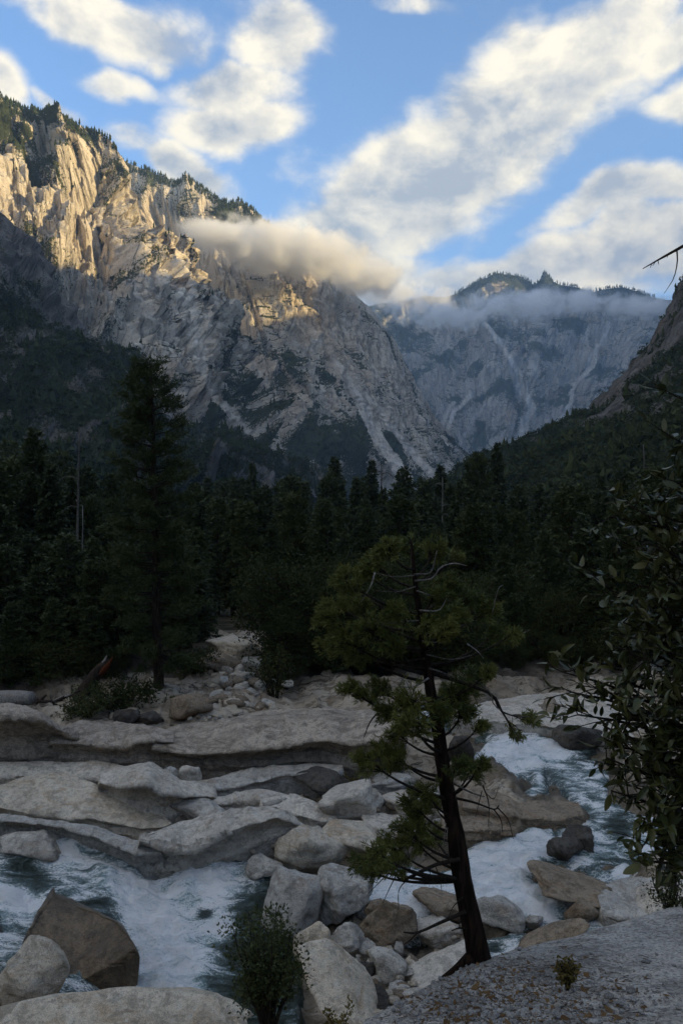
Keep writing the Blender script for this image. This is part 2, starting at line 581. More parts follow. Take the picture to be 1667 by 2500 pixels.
def water_mat():
    m, nt = new_mat('river water')
    tc = nt.node('ShaderNodeTexCoord')
    ob = tc.outputs['Object']
    foam_a = nt.attr('foam')
    st = nt.mapping(ob, rot=(0, 0, -0.35), scale=(0.6, 1.7, 1.0))
    n1 = nt.noise(st, 1.1, 9, 0.72, 1.1)
    n2 = nt.noise(st, 5.0, 7, 0.75, 1.4)
    f = nt.math('ADD', nt.math('MULTIPLY', nt.math('SUBTRACT', n1, 0.5), 3.2), foam_a)
    n3 = nt.noise(ob, 20.0, 5, 0.8, 0.3)
    lace = nt.math('SUBTRACT', 0.42, nt.math('MULTIPLY', nt.math('ABSOLUTE', nt.math('SUBTRACT', n2, 0.5)), 5.5))
    f = nt.math('ADD', f, nt.math('MULTIPLY', lace, 0.55))
    f = nt.math('ADD', f, nt.math('MULTIPLY', nt.math('SUBTRACT', n3, 0.5), 1.3))
    foam = nt.maprange(f, 0.12, 0.62)
    b = nt.bump(n1, 0.9, 0.20)
    b = nt.bump(n2, 0.9, 0.09, b)
    b = nt.bump(n3, 0.8, 0.03, b)
    tr = nt.node('ShaderNodeBsdfTransparent')
    tr.inputs[0].default_value = (0.42, 0.56, 0.50, 1)
    murk = nt.node('ShaderNodeBsdfDiffuse')
    nt.put(murk.inputs[0], nt.mix(nt.maprange(f, -0.4, 0.4), (0.030, 0.044, 0.034), (0.27, 0.37, 0.38)))
    gl = nt.node('ShaderNodeBsdfGlossy')
    gl.inputs['Roughness'].default_value = 0.12
    nt.l.new(b, gl.inputs['Normal'])
    fr = nt.node('ShaderNodeFresnel')
    fr.inputs['IOR'].default_value = 1.33
    nt.l.new(b, fr.inputs['Normal'])
    m1 = nt.node('ShaderNodeMixShader')
    nt.put(m1.inputs[0], nt.maprange(foam_a, 0.0, 0.5, 0.45, 0.9))
    nt.l.new(tr.outputs[0], m1.inputs[1])
    nt.l.new(murk.outputs[0], m1.inputs[2])
    m2 = nt.node('ShaderNodeMixShader')
    nt.l.new(fr.outputs[0], m2.inputs[0])
    nt.l.new(m1.outputs[0], m2.inputs[1])
    nt.l.new(gl.outputs[0], m2.inputs[2])
    fo = principled(nt, nt.mix(nt.maprange(nt.math('ADD', nt.math('MULTIPLY', n1, 0.45), nt.math('ADD', nt.math('MULTIPLY', n2, 0.25), nt.math('MULTIPLY', n3, 0.30))), 0.38, 0.54), (0.56, 0.66, 0.70), (0.98, 0.985, 0.99)), 0.6, b, 0.3)  # foam tone: aeration, plus shading of the wave relief put into the colour
    m3 = nt.node('ShaderNodeMixShader')
    nt.l.new(foam, m3.inputs[0])
    nt.l.new(m2.outputs[0], m3.inputs[1])
    nt.l.new(fo, m3.inputs[2])
    return finish(m, nt, m3.outputs[0])


M_WATER = water_mat()


def leaf_mat(name, a, b, rough=0.6, spec=0.3, obj_var=0.5, trans=0.15):
    m, nt = new_mat(name)
    geo = nt.node('ShaderNodeNewGeometry')
    oi = nt.node('ShaderNodeObjectInfo')
    tc = nt.node('ShaderNodeTexCoord')
    n = nt.noise(tc.outputs['Object'], 0.9, 2, 0.6)
    rnd = nt.math('ADD', nt.math('MULTIPLY', geo.outputs['Random Per Island'], 0.5), nt.math('MULTIPLY', oi.outputs['Random'], obj_var))
    rnd = nt.math('ADD', rnd, nt.math('MULTIPLY', nt.math('SUBTRACT', n, 0.5), 0.8), clamp=True)
    c = nt.mix(rnd, a, b)
    p = principled(nt, c, rough, None, spec)
    t = nt.node('ShaderNodeBsdfTranslucent')
    nt.put(t.inputs[0], c)
    mx = nt.node('ShaderNodeMixShader')
    mx.inputs[0].default_value = trans
    nt.l.new(p, mx.inputs[1])
    nt.l.new(t.outputs[0], mx.inputs[2])
    return finish(m, nt, mx.outputs[0])


L_CONIFER = leaf_mat('dark conifer needles', (0.034, 0.050, 0.020), (0.080, 0.100, 0.034))
L_PINE = leaf_mat('pine needles', (0.040, 0.058, 0.018), (0.092, 0.105, 0.029))
L_CEDAR = leaf_mat('cedar sprays', (0.056, 0.080, 0.020), (0.180, 0.182, 0.038))
L_OAK = leaf_mat('live oak leaves', (0.030, 0.042, 0.015), (0.074, 0.082, 0.027), 0.8, 0.12)
L_OAK_NEAR = leaf_mat('glossy oak leaves', (0.036, 0.050, 0.014), (0.105, 0.100, 0.026), 0.38, 0.40)
L_SHRUB = leaf_mat('shrub leaves', (0.034, 0.052, 0.017), (0.105, 0.108, 0.032), 0.6, 0.25)
L_FAR = leaf_mat('far brush', (0.028, 0.040, 0.016), (0.072, 0.084, 0.032), 0.9, 0.1)
L_DRY = leaf_mat('dry yellow shrub', (0.10, 0.085, 0.03), (0.20, 0.15, 0.05), 0.8, 0.1)


def bark_mat(name, a, b, scale=1.0):
    m, nt = new_mat(name)
    tc = nt.node('ShaderNodeTexCoord')
    n = nt.noise(nt.mapping(tc.outputs['Object'], scale=(1, 1, 0.14)), 26 * scale, 6, 0.7, 0.8)
    n2 = nt.noise(tc.outputs['Object'], 2.5 * scale, 3, 0.6)
    c = nt.mix(nt.maprange(n, 0.38, 0.64), a, b)
    c = nt.mix(nt.maprange(n2, 0.5, 0.75, 0, 0.4), c, tuple(x * 0.55 for x in a))
    return finish(m, nt, principled(nt, c, 0.95, nt.bump(n, 1.0, 0.035 / scale), 0.1))


B_CEDAR = bark_mat('red brown cedar bark', (0.013, 0.009, 0.007), (0.046, 0.028, 0.020))
B_PINE = bark_mat('dark pine bark', (0.028, 0.021, 0.017), (0.080, 0.060, 0.046), 0.4)
B_GREY = bark_mat('bleached dead wood', (0.17, 0.155, 0.14), (0.40, 0.375, 0.34))
B_TWIG = bark_mat('grey twig bark', (0.09, 0.08, 0.07), (0.22, 0.20, 0.175), 2.0)
B_RED = bark_mat('splintered red heartwood', (0.06, 0.018, 0.009), (0.14, 0.045, 0.02))
B_DARKTWIG = bark_mat('dark twig bark', (0.022, 0.018, 0.015), (0.055, 0.045, 0.036), 2.0)


def soil_mat():
    m, nt = new_mat('forest floor')
    tc = nt.node('ShaderNodeTexCoord')
    n = nt.noise(tc.outputs['Object'], 0.5, 6, 0.65)
    c = nt.mix(nt.maprange(n, 0.4, 0.62), (0.025, 0.024, 0.015), (0.075, 0.066, 0.045))
    return finish(m, nt, principled(nt, c, 0.95, nt.bump(n, 0.8, 0.3), 0.1))


M_SOIL = soil_mat()


# ------------------------------------------------------------------ mountains
def grid_normals(P):
    du = np.gradient(P, axis=0)
    dv = np.gradient(P, axis=1)
    n = np.cross(du, dv)
    n /= np.linalg.norm(n, axis=2)[:, :, None] + 1e-9
    n *= np.where(n[:, :, 2:3] < 0, -1, 1)
    return n


def mountain(name, ridge, foot, nu, nv, amps, seed, mat, streaks, label, veg_fn, prof=(1.0, 1.0), back=900.0,
             rough=1.0, edge=0.25, calm=None):
    """ridge/foot: equal-length lists of (column, row, distance).  The face runs from ridge to foot, then the
    far side falls away behind the ridge."""
    Rg = np.array([P3(*r) for r in ridge])
    Ft = np.array([P3(*f) for f in foot])
    seg = np.r_[0, np.cumsum(np.linalg.norm(np.diff(0.5 * (Rg + Ft), axis=0), axis=1))]
    s = np.linspace(0, seg[-1], nu)
    Rr = np.stack([np.interp(s, seg, Rg[:, k]) for k in range(3)], 1)
    Fr = np.stack([np.interp(s, seg, Ft[:, k]) for k in range(3)], 1)
    # small crags on the crest
    Hm = np.linalg.norm(Rr - Fr, axis=1).mean()
    cr = fbm(s / 140.0, 3.1, 0, seed + 5, 5, 0.55)
    Rr[:, 2] += cr * 14 * rough
    t = np.linspace(0, 1, nv)
    th = t ** prof[0]
    tz = t ** prof[1]
    P = np.empty((nu, nv, 3))
    for k in range(2):
        P[:, :, k] = Rr[:, None, k] + (Fr - Rr)[:, None, k] * th[None, :]
    P[:, :, 2] = Rr[:, None, 2] + (Fr - Rr)[:, None, 2] * tz[None, :]
    hd = (Fr - Rr).copy()
    hd[:, 2] = 0
    hd /= np.linalg.norm(hd, axis=1)[:, None] + 1e-9
    n0 = np.cross(np.gradient(P, axis=0), np.gradient(P, axis=1))
    n0 /= np.linalg.norm(n0, axis=2)[:, :, None] + 1e-9
    # turn towards the viewer
    vw = -P / (np.linalg.norm(P, axis=2)[:, :, None] + 1e-9)
    n0 *= np.where((n0 * vw).sum(2, keepdims=True) < 0, -1, 1)
    U = s[:, None] + 0 * t[None, :]
    Vv = (t * Hm)[None, :] + 0 * s[:, None]
    disp = 0
    wu = U + 60 * perlin(U / 260, Vv / 260, 1.7, seed)
    for (lu, lv, a, kind) in amps:
        if kind == 'r':
            disp = disp + a * (ridged(wu / lu, Vv / lv, 0, seed + int(lu), 3, 0.5) - 0.75)
        else:
            disp = disp + a * fbm(U / lu, Vv / lv, 0, seed + int(lu) + 3, 3, 0.55)
    taper = edge + (1 - edge) * sstep(0, 0.10, t)[None, :]
    taper = taper * (1 - 0.5 * sstep(0.9, 1.0, t))[None, :]
    if calm is not None:                               # quieter relief where the face turns side-on
        disp = disp * np.interp(Rr[:, 0] / Rr[:, 1] * F + CX, calm[0], calm[1])[:, None] - np.interp(Rr[:, 0] / Rr[:, 1] * F + CX, calm[0], calm[2])[:, None]
    P = P + n0 * (disp * taper)[:, :, None]
    # ledges: quantised steps along the dip of the face
    ph = perlin(U / 90, Vv / 90, 4.2, seed + 9)
    st = np.abs(((Vv / 34 + ph * 2.2) % 1.0) - 0.5) * 2
    P[:, :, :2] += hd[:, None, :2] * ((st - 0.5) * 5.0 * rough * taper)[:, :, None]
    # pixel position for streaks, seen from the viewpoint the survey was made from
    px = P[:, :, 0] / P[:, :, 1] * F + CX
    py = HY - P[:, :, 2] / P[:, :, 1] * F
    jit = 10 * fbm(px / 60, py / 60, 2.2, seed + 21, 3)
    pale = np.zeros((nu, nv))
    for (pts, w0, w1, amt) in streaks:
        pts = np.array(pts, float)
        d = line_d(px + jit, py + jit * 0.4, pts)
        along = np.clip((py - pts[0, 1]) / (pts[-1, 1] - pts[0, 1] + 1e-6), 0, 1)
        w = w0 + (w1 - w0) * along
        pale = np.maximum(pale, amt * (1 - sstep(w * 0.45, w * 1.15, d)))
    nrm = grid_normals(P)
    veg = veg_fn(px, py, t[None, :] + 0 * px, nrm[:, :, 2], U, Vv)
    veg = np.clip(veg, 0, 1) * (1 - pale)
    # far side
    nb = 14
    q = np.linspace(0.06, 1, nb)
    B = Rr[:, None, :] - hd[:, None, :] * (q * back)[None, :, None]
    B[:, :, 2] = Rr[:, None, 2] - (q ** 1.2 * back * 0.75)[None, :] + 12 * fbm(U[:, :nb] / 120, q[None, :] * 6, 0, seed + 31)
    Pall = np.concatenate([B[:, ::-1, :], P], 1)
    va = np.concatenate([np.full((nu, nb), 0.5), veg], 1)
    pa = np.concatenate([np.zeros((nu, nb)), pale], 1)
    nvv = nv + nb
    me = raw_mesh(name, Pall.reshape(-1, 3), grid_faces(nu, nvv), True, mat, {'veg': va, 'pale': pa, 'along': np.repeat(s[:, None], nvv, 1),
                   'down': np.concatenate([np.repeat(-(q * back)[None, ::-1], nu, 0), Vv], 1)})
    o = link(name, me)
    tag(o, label, None, None, 'structure')
    return P, veg, nrm, px, py


def scatter_far(name, spots, hts, widths, kind, mat, seed, label):
    """many tiny far trees or shrubs joined to one mass"""
    rng = np.random.RandomState(seed)
    n = len(spots)
    if kind == 'shrub':
        m_ = 16
        v = rng.normal(size=(n, m_, 3))
        v /= np.linalg.norm(v, axis=2)[:, :, None]
        c = v * rng.uniform(.35, .95, (n, m_, 1)) * np.stack([widths, widths, hts * .55], 1)[:, None, :]
        c[:, :, 2] += hts[:, None] * .45
        a1 = rng.normal(size=(n, m_, 3))
        a2 = rng.normal(size=(n, m_, 3))
        sz = (widths * .55)[:, None, None]
        V = np.stack([c - a1 * sz * .45, c + a2 * sz * .5, c + a1 * sz * .45 + v * sz * .3], 2) + spots[:, None, None, :]
        Fc = np.arange(n * m_ * 3).reshape(-1, 3)
        o = link(name, raw_mesh(name, V.reshape(-1, 3), Fc, False, mat))
        return tag(o, label, None, None, 'stuff')
    lv = [(0.05, 0.50), (0.30, 1.0), (0.62, 0.62), (0.97, 0.05)]
    sides = 5
    k = len(lv)
    ring = np.zeros((n, k * sides + 1, 3))
    for i, (h, r) in enumerate(lv):
        th = np.linspace(0, 2 * np.pi, sides, endpoint=False)[None, :] + rng.uniform(0, 6.28, (n, 1))
        jr = r * rng.uniform(0.55, 1.3, (n, sides))
        hh = h + rng.uniform(-0.07, 0.07, (n, sides))
        ring[:, i * sides:(i + 1) * sides, 0] = np.cos(th) * jr * widths[:, None]
        ring[:, i * sides:(i + 1) * sides, 1] = np.sin(th) * jr * widths[:, None]
        ring[:, i * sides:(i + 1) * sides, 2] = hh * hts[:, None]
    ring[:, -1, 2] = hts * (1.03 if kind == 'tree' else 0.98)
    V = ring + spots[:, None, :]
    T = []
    for i in range(k - 1):
        for j in range(sides):
            p, q = i * sides + j, i * sides + (j + 1) % sides
            T += [(p, q, q + sides), (p, q + sides, p + sides)]
    for j in range(sides):
        T.append(((k - 1) * sides + j, (k - 1) * sides + (j + 1) % sides, k * sides))
    T = np.array(T)
    per = k * sides + 1
    Fc = (T[None, :, :] + (np.arange(n) * per)[:, None, None]).reshape(-1, 3)
    o = link(name, raw_mesh(name, V.reshape(-1, 3), Fc, False, mat))
    return tag(o, label, None, None, 'stuff')


AMPS_B = [(520, 1500, 100, 'r'), (190, 640, 66, 'r'), (75, 230, 36, 'r'), (30, 75, 17, 'r'), (16, 22, 9.0, 'f'), (8, 10, 4.0, 'f')]


def veg_B(px, py, t, nz, U, Vv):
    n = fbm(U / 120, Vv / 120, 0, 71, 4)
    low = sstep(930, 1130, py - (px - 600) * 0.12)
    v = 0.20 + 0.75 * n + 0.55 * sstep(0.55, 0.85, nz) + 0.26 * low - 0.10 * (1 - low)
    # named brushy pockets of the lower face
    for (cx_, cy_, rx, ry) in ((790, 1080, 170, 60), (560, 1010, 110, 70), (640, 900, 80, 50), (420, 930, 70, 60)):
        v = v + 0.42 * np.exp(-(((px - cx_) / rx) ** 2 + ((py - cy_) / ry) ** 2))
    v = v + 0.25 * (1 - sstep(4, 14, py - (470 + (px - 300) * 0.35))) * (px < 640)
    return v


ST_B = [([(438, 640), (456, 720), (472, 800), (488, 890), (540, 985), (610, 1062)], 30, 9, 1.0),
        ([(730, 780), (800, 850), (850, 930), (885, 1000), (925, 1070), (985, 1160)], 7, 20, 1.0),
        ([(560, 800), (620, 890), (650, 940)], 5, 12, 0.5),
        ([(660, 830), (690, 880), (740, 980)], 3, 8, 0.45),
        ([(960, 960), (1010, 1050), (1060, 1120)], 4, 9, 0.4),
        ([(890, 960), (980, 1070), (1055, 1160)], 6, 13, 0.75),
        ([(740, 1135), (790, 1180), (830, 1230)], 12, 20, 0.6)]
ridge_B = [(200, 330, 2500), (285, 385, 2480), (400, 428, 2450), (440, 440, 2440), (456, 428, 2430), (505, 472, 2430),
           (560, 497, 2420), (580, 486, 2410), (615, 515, 2420), (650, 548, 2450), (720, 600, 2500), (800, 668, 2600), (842, 692, 2650),
           (920, 772, 2750), (962, 832, 2830), (1012, 930, 2950), (1062, 1022, 3100), (1128, 1090, 3250), (1180, 1135, 3400)]
foot_B = [(470, 1220, 1650), (560, 1225, 1700), (630, 1230, 1740), (665, 1232, 1760), (690, 1232, 1790), (720, 1232, 1830),
          (750, 1232, 1880), (780, 1232, 1920), (810, 1232, 1980), (850, 1230, 2050), (900, 1225, 2150), (960, 1220, 2250), (1000, 1215, 2350),
          (1060, 1210, 2500), (1100, 1205, 2620), (1140, 1200, 2780), (1170, 1195, 2950), (1200, 1190, 3150), (1230, 1188, 3350)]
B_data = mountain('mountain_granite_wall', ridge_B, foot_B, 620, 350, AMPS_B, 11, M_MTN, ST_B,
                  'tall pale granite canyon wall with diagonal ribs behind the low cloud', veg_B, (1.25, 0.9), edge=0.10,
                  calm=([620, 800, 900, 1200], [1.0, 0.6, 0.34, 0.25], [0, 15, 22, 15]))

AMPS_A = [(420, 1200, 110, 'r'), (150, 420, 80, 'r'), (60, 150, 40, 'r'), (24, 50, 16, 'r'), (13, 18, 8.0, 'f'), (6, 8, 3.5, 'f')]


def veg_A(px, py, t, nz, U, Vv):
    n = fbm(U / 90, Vv / 90, 0, 77, 4)
    v = 0.10 + 0.75 * n + 0.5 * sstep(0.55, 0.85, nz)
    v = v + 0.38 * (1 - sstep(60, 170, py - 253 - px * 0.30)) * sstep(200, 60, px)
    v = v + 0.25 * (1 - sstep(6, 20, py - 258 - px * 0.30))
    return v + 0.30 * sstep(760, 940, py)


ST_A = [([(300, 760), (330, 840)], 10, 16, 0.25), ([(438, 640), (456, 720), (472, 800), (488, 890), (540, 985), (610, 1062)], 30, 9, 1.0),
        ([(250, 690), (300, 790), (345, 860)], 6, 12, 0.5)]
ridge_A = [(-420, 175, 1800), (-150, 215, 1820), (0, 253, 1820), (60, 268, 1820), (120, 290, 1810), (175, 310, 1800), (225, 320, 1790),
           (248, 336, 1780), (280, 386, 1790), (310, 455, 1800), (350, 540, 1820), (395, 610, 1830), (430, 700, 1820), (455, 800, 1800)]
foot_A = [(-420, 900, 1150), (-150, 930, 1180), (20, 960, 1220), (100, 1000, 1250), (180, 1040, 1280), (250, 1080, 1310), (320, 1110, 1340),
          (370, 1130, 1370), (410, 1150, 1400), (450, 1160, 1430), (490, 1170, 1460), (530, 1175, 1490), (570, 1180, 1520), (600, 1185, 1550)]
A_data = mountain('mountain_sunlit_buttress', ridge_A, foot_A, 430, 360, AMPS_A, 23, M_MTN, ST_A,
                  'rocky granite buttress with sunlit upper cliffs and wooded crest', veg_A, (1.2, 0.92))

AMPS_C = [(260, 700, 40, 'r'), (90, 240, 20, 'r'), (36, 80, 9, 'r'), (14, 24, 3.5, 'f'), (6, 8, 1.6, 'f')]


def veg_C(px, py, t, nz, U, Vv):
    n = fbm(U / 60, Vv / 60, 0, 79, 4)
    return 0.52 + 0.75 * n + 0.15 * sstep(0.5, 0.8, nz) - 0.75 * np.exp(-((t - 0.08) / 0.10) ** 2) * (px < 260) \
        - 0.45 * sstep(430, 620, px) * (1 - sstep(0.05, 0.30, t))


ST_C = [([(478, 900), (540, 985), (615, 1066)], 16, 8, 1.0), ([(560, 1105), (640, 1150), (760, 1205)], 14, 16, 0.45), ([(60, 700), (150, 820)], 10, 14, 0.2)]
ridge_C = [(-420, 420, 900), (-100, 490, 950), (0, 540, 980), (60, 600, 1000), (130, 705, 1020), (205, 810, 1050), (285, 905, 1080),
           (350, 965, 1120), (450, 1035, 1180), (560, 1095, 1260), (690, 1160, 1350), (820, 1222, 1450)]
foot_C = [(-500, 1215, 420), (-200, 1215, 440), (-60, 1215, 460), (30, 1215, 480), (120, 1215, 510), (200, 1215, 540), (290, 1215, 580),
          (370, 1215, 640), (460, 1218, 720), (570, 1222, 840), (700, 1226, 1000), (830, 1232, 1200)]
C_data = mountain('mountain_brushy_spur', ridge_C, foot_C, 340, 240, AMPS_C, 37, M_MTN_NEAR, ST_C,
                  'dark brush covered spur descending below the sunlit buttress', veg_C, (1.1, 0.95), 300.0, 0.7)

AMPS_E = [(900, 2600, 90, 'r'), (330, 1200, 52, 'r'), (130, 420, 30, 'r'), (55, 140, 15, 'r'), (26, 34, 8, 'f')]


def veg_E(px, py, t, nz, U, Vv):
    n = fbm(U / 220, Vv / 220, 0, 83, 4)
    return 0.24 + 0.75 * n + 0.45 * sstep(0.5, 0.85, nz) + 0.75 * (1 - sstep(0.02, 0.11, t)) * (px > 1080) + 0.4 * (1 - sstep(880, 1000, px)) 


ST_E = [([(1185, 790), (1265, 910), (1272, 950), (1295, 995), (1268, 1065), (1235, 1110), (1215, 1160)], 5, 18, 0.95),
        ([(1490, 790), (1445, 880), (1400, 960), (1380, 1010), (1345, 1052)], 5, 9, 0.8),
        ([(1150, 960), (1120, 1000), (1092, 1045)], 7, 6, 0.8), ([(1110, 985), (1075, 1040)], 7, 6, 0.6),
        ([(1430, 800), (1440, 880)], 4, 10, 0.4), ([(1210, 960), (1160, 1010), (1130, 1060)], 6, 6, 0.3),
        ([(1320, 880), (1290, 950), (1280, 985)], 10, 8, 0.35)]
ridge_E = [(700, 800, 6300), (860, 765, 6250), (920, 742, 6200), (1000, 733, 6150), (1080, 727, 6050), (1118, 716, 6000), (1165, 688, 5950), (1210, 668, 5950),
           (1268, 676, 5950), (1305, 696, 5950), (1322, 684, 5900), (1330, 664, 5900), (1341, 684, 5900), (1380, 703, 5900), (1440, 716, 5900),
           (1475, 707, 5850), (1515, 703, 5850), (1570, 718, 5850), (1650, 742, 5800), (1850, 780, 5700), (2200, 800, 5600)]
foot_E = [(800, 1200, 4600), (930, 1200, 4600), (980, 1200, 4580), (1040, 1200, 4560), (1090, 1200, 4540), (1120, 1200, 4520), (1150, 1200, 4500), (1180, 1200, 4500),
          (1210, 1200, 4480), (1225, 1200, 4470), (1232, 1200, 4470), (1236, 1200, 4460), (1240, 1200, 4460), (1256, 1200, 4440), (1280, 1200, 4400),
          (1300, 1200, 4360), (1330, 1200, 4320), (1370, 1200, 4260), (1420, 1200, 4180), (1520, 1200, 4000), (1700, 1200, 3700)]
E_data = mountain('mountain_far_peak', ridge_E, foot_E, 430, 250, AMPS_E, 53, M_MTN_FAR, ST_E,
                  'distant hazy granite mountain with a small pointed summit above the mist', veg_E, (1.15, 0.95), 1500.0, 1.2, 0.12)


def right_wall():
    """the canyon wall on the other side: its spur closes the view, its crest keeps the valley floor out of the sun"""
    prof = np.array([(40, -40), (95, -14), (141, 12), (191, 37), (246, 74), (309, 148), (350, 213), (450, 345), (600, 520), (850, 745),
                     (1100, 890), (1350, 860), (1900, 620), (2600, 300)], float)
    ql = np.r_[0, np.cumsum(np.hypot(np.diff(prof[:, 0]), np.diff(prof[:, 1])))]
    q = np.unique(np.r_[np.linspace(0, 560, 170), np.linspace(560, ql[-1], 60)])
    dx, dz = np.interp(q, ql, prof[:, 0]), np.interp(q, ql, prof[:, 1])
    Ys = np.unique(np.r_[np.linspace(-2600, 180, 40), np.linspace(180, 420, 50), np.linspace(420, 980, 170), np.linspace(980, 9000, 90)])
    x0 = np.interp(Ys, [-2600, 800, 860, 1800, 3600, 6500, 9000], [0, 0, 40, 900, 2000, 3200, 4500])
    k = np.interp(Ys, [-2600, 800, 1300, 1600, 1720, 1850, 2100, 3600, 6500, 9000], [.89, .89, .92, 1.0, 1.14, 1.42, 1.62, 2.0, 2.4, 2.4])  # unseen crest heights, shaped for where their shadow falls on the opposite walls
    P = np.empty((len(Ys), len(q), 3))
    P[:, :, 0] = x0[:, None] + dx[None, :]
    P[:, :, 1] = Ys[:, None]
    P[:, :, 2] = np.where(dz[None, :] > 40, 40 + (dz[None, :] - 40) * k[:, None], dz[None, :])
    n0 = np.cross(np.gradient(P, axis=0), np.gradient(P, axis=1))
    n0 /= np.linalg.norm(n0, axis=2)[:, :, None] + 1e-9
    n0 *= np.where(n0[:, :, 2:3] < 0, -1, 1)
    U, Vv = Ys[:, None] + 0 * q[None, :], q[None, :] + 0 * Ys[:, None]
    disp = 16 * (ridged(U / 150, Vv / 420, 0, 91, 3) - 0.75) + 7 * (ridged(U / 45, Vv / 130, 0, 92, 3) - .75) + \
        3.2 * fbm(U / 14, Vv / 22, 0, 93, 3) + 1.2 * fbm(U / 5, Vv / 6, 0, 94, 2)
    disp += sstep(600, 1100, Vv) * (60 * fbm(U / 420, 0.3, 0, 95, 3) + 28 * fbm(U / 80, 0.7, 0, 88, 3))
    P = P + n0 * (disp * sstep(0, 60, Vv))[:, :, None]
    px = P[:, :, 0] / np.maximum(P[:, :, 1], 1) * F + CX
    py = HY - P[:, :, 2] / np.maximum(P[:, :, 1], 1) * F
    nrm = grid_normals(P)
    n = fbm(U / 60, Vv / 60, 0, 96, 4)
    cliff = sstep(120, 190, Vv) * (1 - sstep(700, 1000, Vv))
    veg = 0.75 + 0.75 * n - 0.62 * cliff + 0.3 * sstep(0.5, 0.8, nrm[:, :, 2])
    pale = np.clip(1.6 * fbm(U / 22, Vv / 40, 3.0, 97, 3) - 0.45, 0, 0.8) * cliff
    me = raw_mesh('mountain_right', P.reshape(-1, 3), grid_faces(len(Ys), len(q)), True, M_MTN_NEAR,
                  {'veg': np.clip(veg, 0, 1), 'pale': pale, 'along': U, 'down': Vv})
    o = link('mountain_right', me)
    tag(o, 'steep dark granite spur with brush at its foot closing the valley', None, None, 'structure')
    return P, np.clip(veg, 0, 1), nrm, px, py


D_data = right_wall()


def added_slopes():
    """unseen wooded slopes added behind and beside the viewpoint to cut low skylight"""
    az = np.radians(np.linspace(128, 322, 120))
    r = np.r_[np.linspace(9, 60, 14), np.geomspace(70, 2400, 40)]
    A, Rr_ = np.meshgrid(az, r, indexing='ij')
    start = np.interp(np.degrees(A), [128, 150, 215, 250, 322], [10, 9, 9, 34, 90])
    z = -3.0 + np.clip(Rr_ - start, 0, None) * np.interp(np.degrees(A), [128, 180, 322], [.42, .44, .34])  # unseen slope, its steepness set by how much low sky light it blocks
    z = np.where(z > 850, 850 + (z - 850) * -.15, z)
    z = z - 14 * sstep(20, -12, Rr_ - start) * (np.degrees(A) > 235)
    z = z + 0.06 * np.clip(Rr_ - start, 0, 900) * fbm(A * 9, Rr_ / 160, 0, 99, 4)
    P = np.stack([np.sin(A) * Rr_, np.cos(A) * Rr_ - 1.0, z], 2)
    veg = np.clip(0.8 + 0.5 * fbm(P[..., 0] / 40, P[..., 1] / 40, 0, 98, 3), 0, 1)
    me = raw_mesh('added_mountain_behind', P.reshape(-1, 3), grid_faces(len(az), len(r)), True, M_MTN_NEAR, {'veg': veg, 'pale': 0 * veg, 'along': A * 300, 'down': Rr_})
    tag(link('added_mountain_behind', me), 'unseen wooded canyon slopes added around the viewpoint to block low sky light', None, None, 'structure')


added_slopes()


def scatter_on(data, n, cond, seed, wpow=1.0):
    P, veg, nrm, px, py = data
    rng = np.random.RandomState(seed)
    w = np.where(cond, np.clip(veg, 0, 1) ** wpow, 0).ravel()
    area = np.linalg.norm(np.cross(np.gradient(P, axis=0), np.gradient(P, axis=1)), axis=2).ravel()
    w = w * area
    w /= w.sum()
    idx = rng.choice(len(w), n, p=w)
    return P.reshape(-1, 3)[idx] + rng.normal(0, 1.0, (n, 3)) * [1, 1, 0], rng


# crest woods and brush as masses
def crest_rows(data, n, tmax, seed, cols):
    P = data[0]
    rng = np.random.RandomState(seed)
    nu, nv = P.shape[:2]
    px = data[3][:, 0]
    ok = np.where((px > cols[0]) & (px < cols[1]))[0]
    i = rng.choice(ok, n)
    j = (rng.uniform(0, 1, n) ** 1.6 * tmax * nv).astype(int)
    return P[i, j] - [0, 0, 1.0], rng


sp, rg = crest_rows(A_data, 300, 0.02, 1, (-150, 285))
sp2, rg2 = crest_rows(A_data, 520, 0.22, 2, (-150, 170))
sp3, _ = scatter_on(A_data, 700, A_data[1] > 0.55, 3)
sp = np.vstack([sp, sp2, sp3])
h = np.random.RandomState(4).uniform(8, 17, len(sp))
scatter_far('crest_forest', sp, h, h * 0.20, 'tree', L_FAR, 5, 'sparse conifers along the crest and ledges of the sunlit buttress')
sp, rg = crest_rows(B_data, 420, 0.022, 6, (280, 640))
sp3, _ = scatter_on(B_data, 2600, B_data[1] > 0.6, 7)
sp = np.vstack([sp, sp3])
h = np.random.RandomState(8).uniform(9, 18, len(sp))
h[420:] *= 0.55
scatter_far('wall_forest', sp, h, np.where(np.arange(len(h)) < 420, h * 0.20, h * 0.42), 'tree', L_FAR, 9, 'conifers and brush on the ledges of the tall granite wall')
sp, rg = crest_rows(E_data, 500, 0.03, 10, (1110, 1600))
h = np.random.RandomState(11).uniform(16, 34, len(sp))
scatter_far('peak_forest', sp, h, h * 0.22, 'tree', L_FAR, 12, 'tiny conifers along the skyline of the distant peak')
sp, rg = scatter_on(C_data, 9000, C_data[1] > 0.45, 13)
h = rg.uniform(2.5, 6.0, len(sp))
scatter_far('spur_brush', sp, h, h * 0.75, 'shrub', L_FAR, 14, 'dark brush covering the spur below the sunlit buttress')
sp, rg = scatter_on(C_data, 700, C_data[1] > 0.5, 15)
h = rg.uniform(8, 16, len(sp))
scatter_far('spur_forest', sp, h, h * 0.22, 'tree', L_FAR, 16, 'scattered conifers on the dark brushy spur')
cond = (D_data[4] < 1400) & (D_data[3] > 900) & (D_data[3] < 1800) & (D_data[0][:, :, 1] > 200) & (D_data[0][:, :, 1] < 960)
sp, rg = scatter_on(D_data, 9000, cond & (D_data[1] > 0.4), 17)
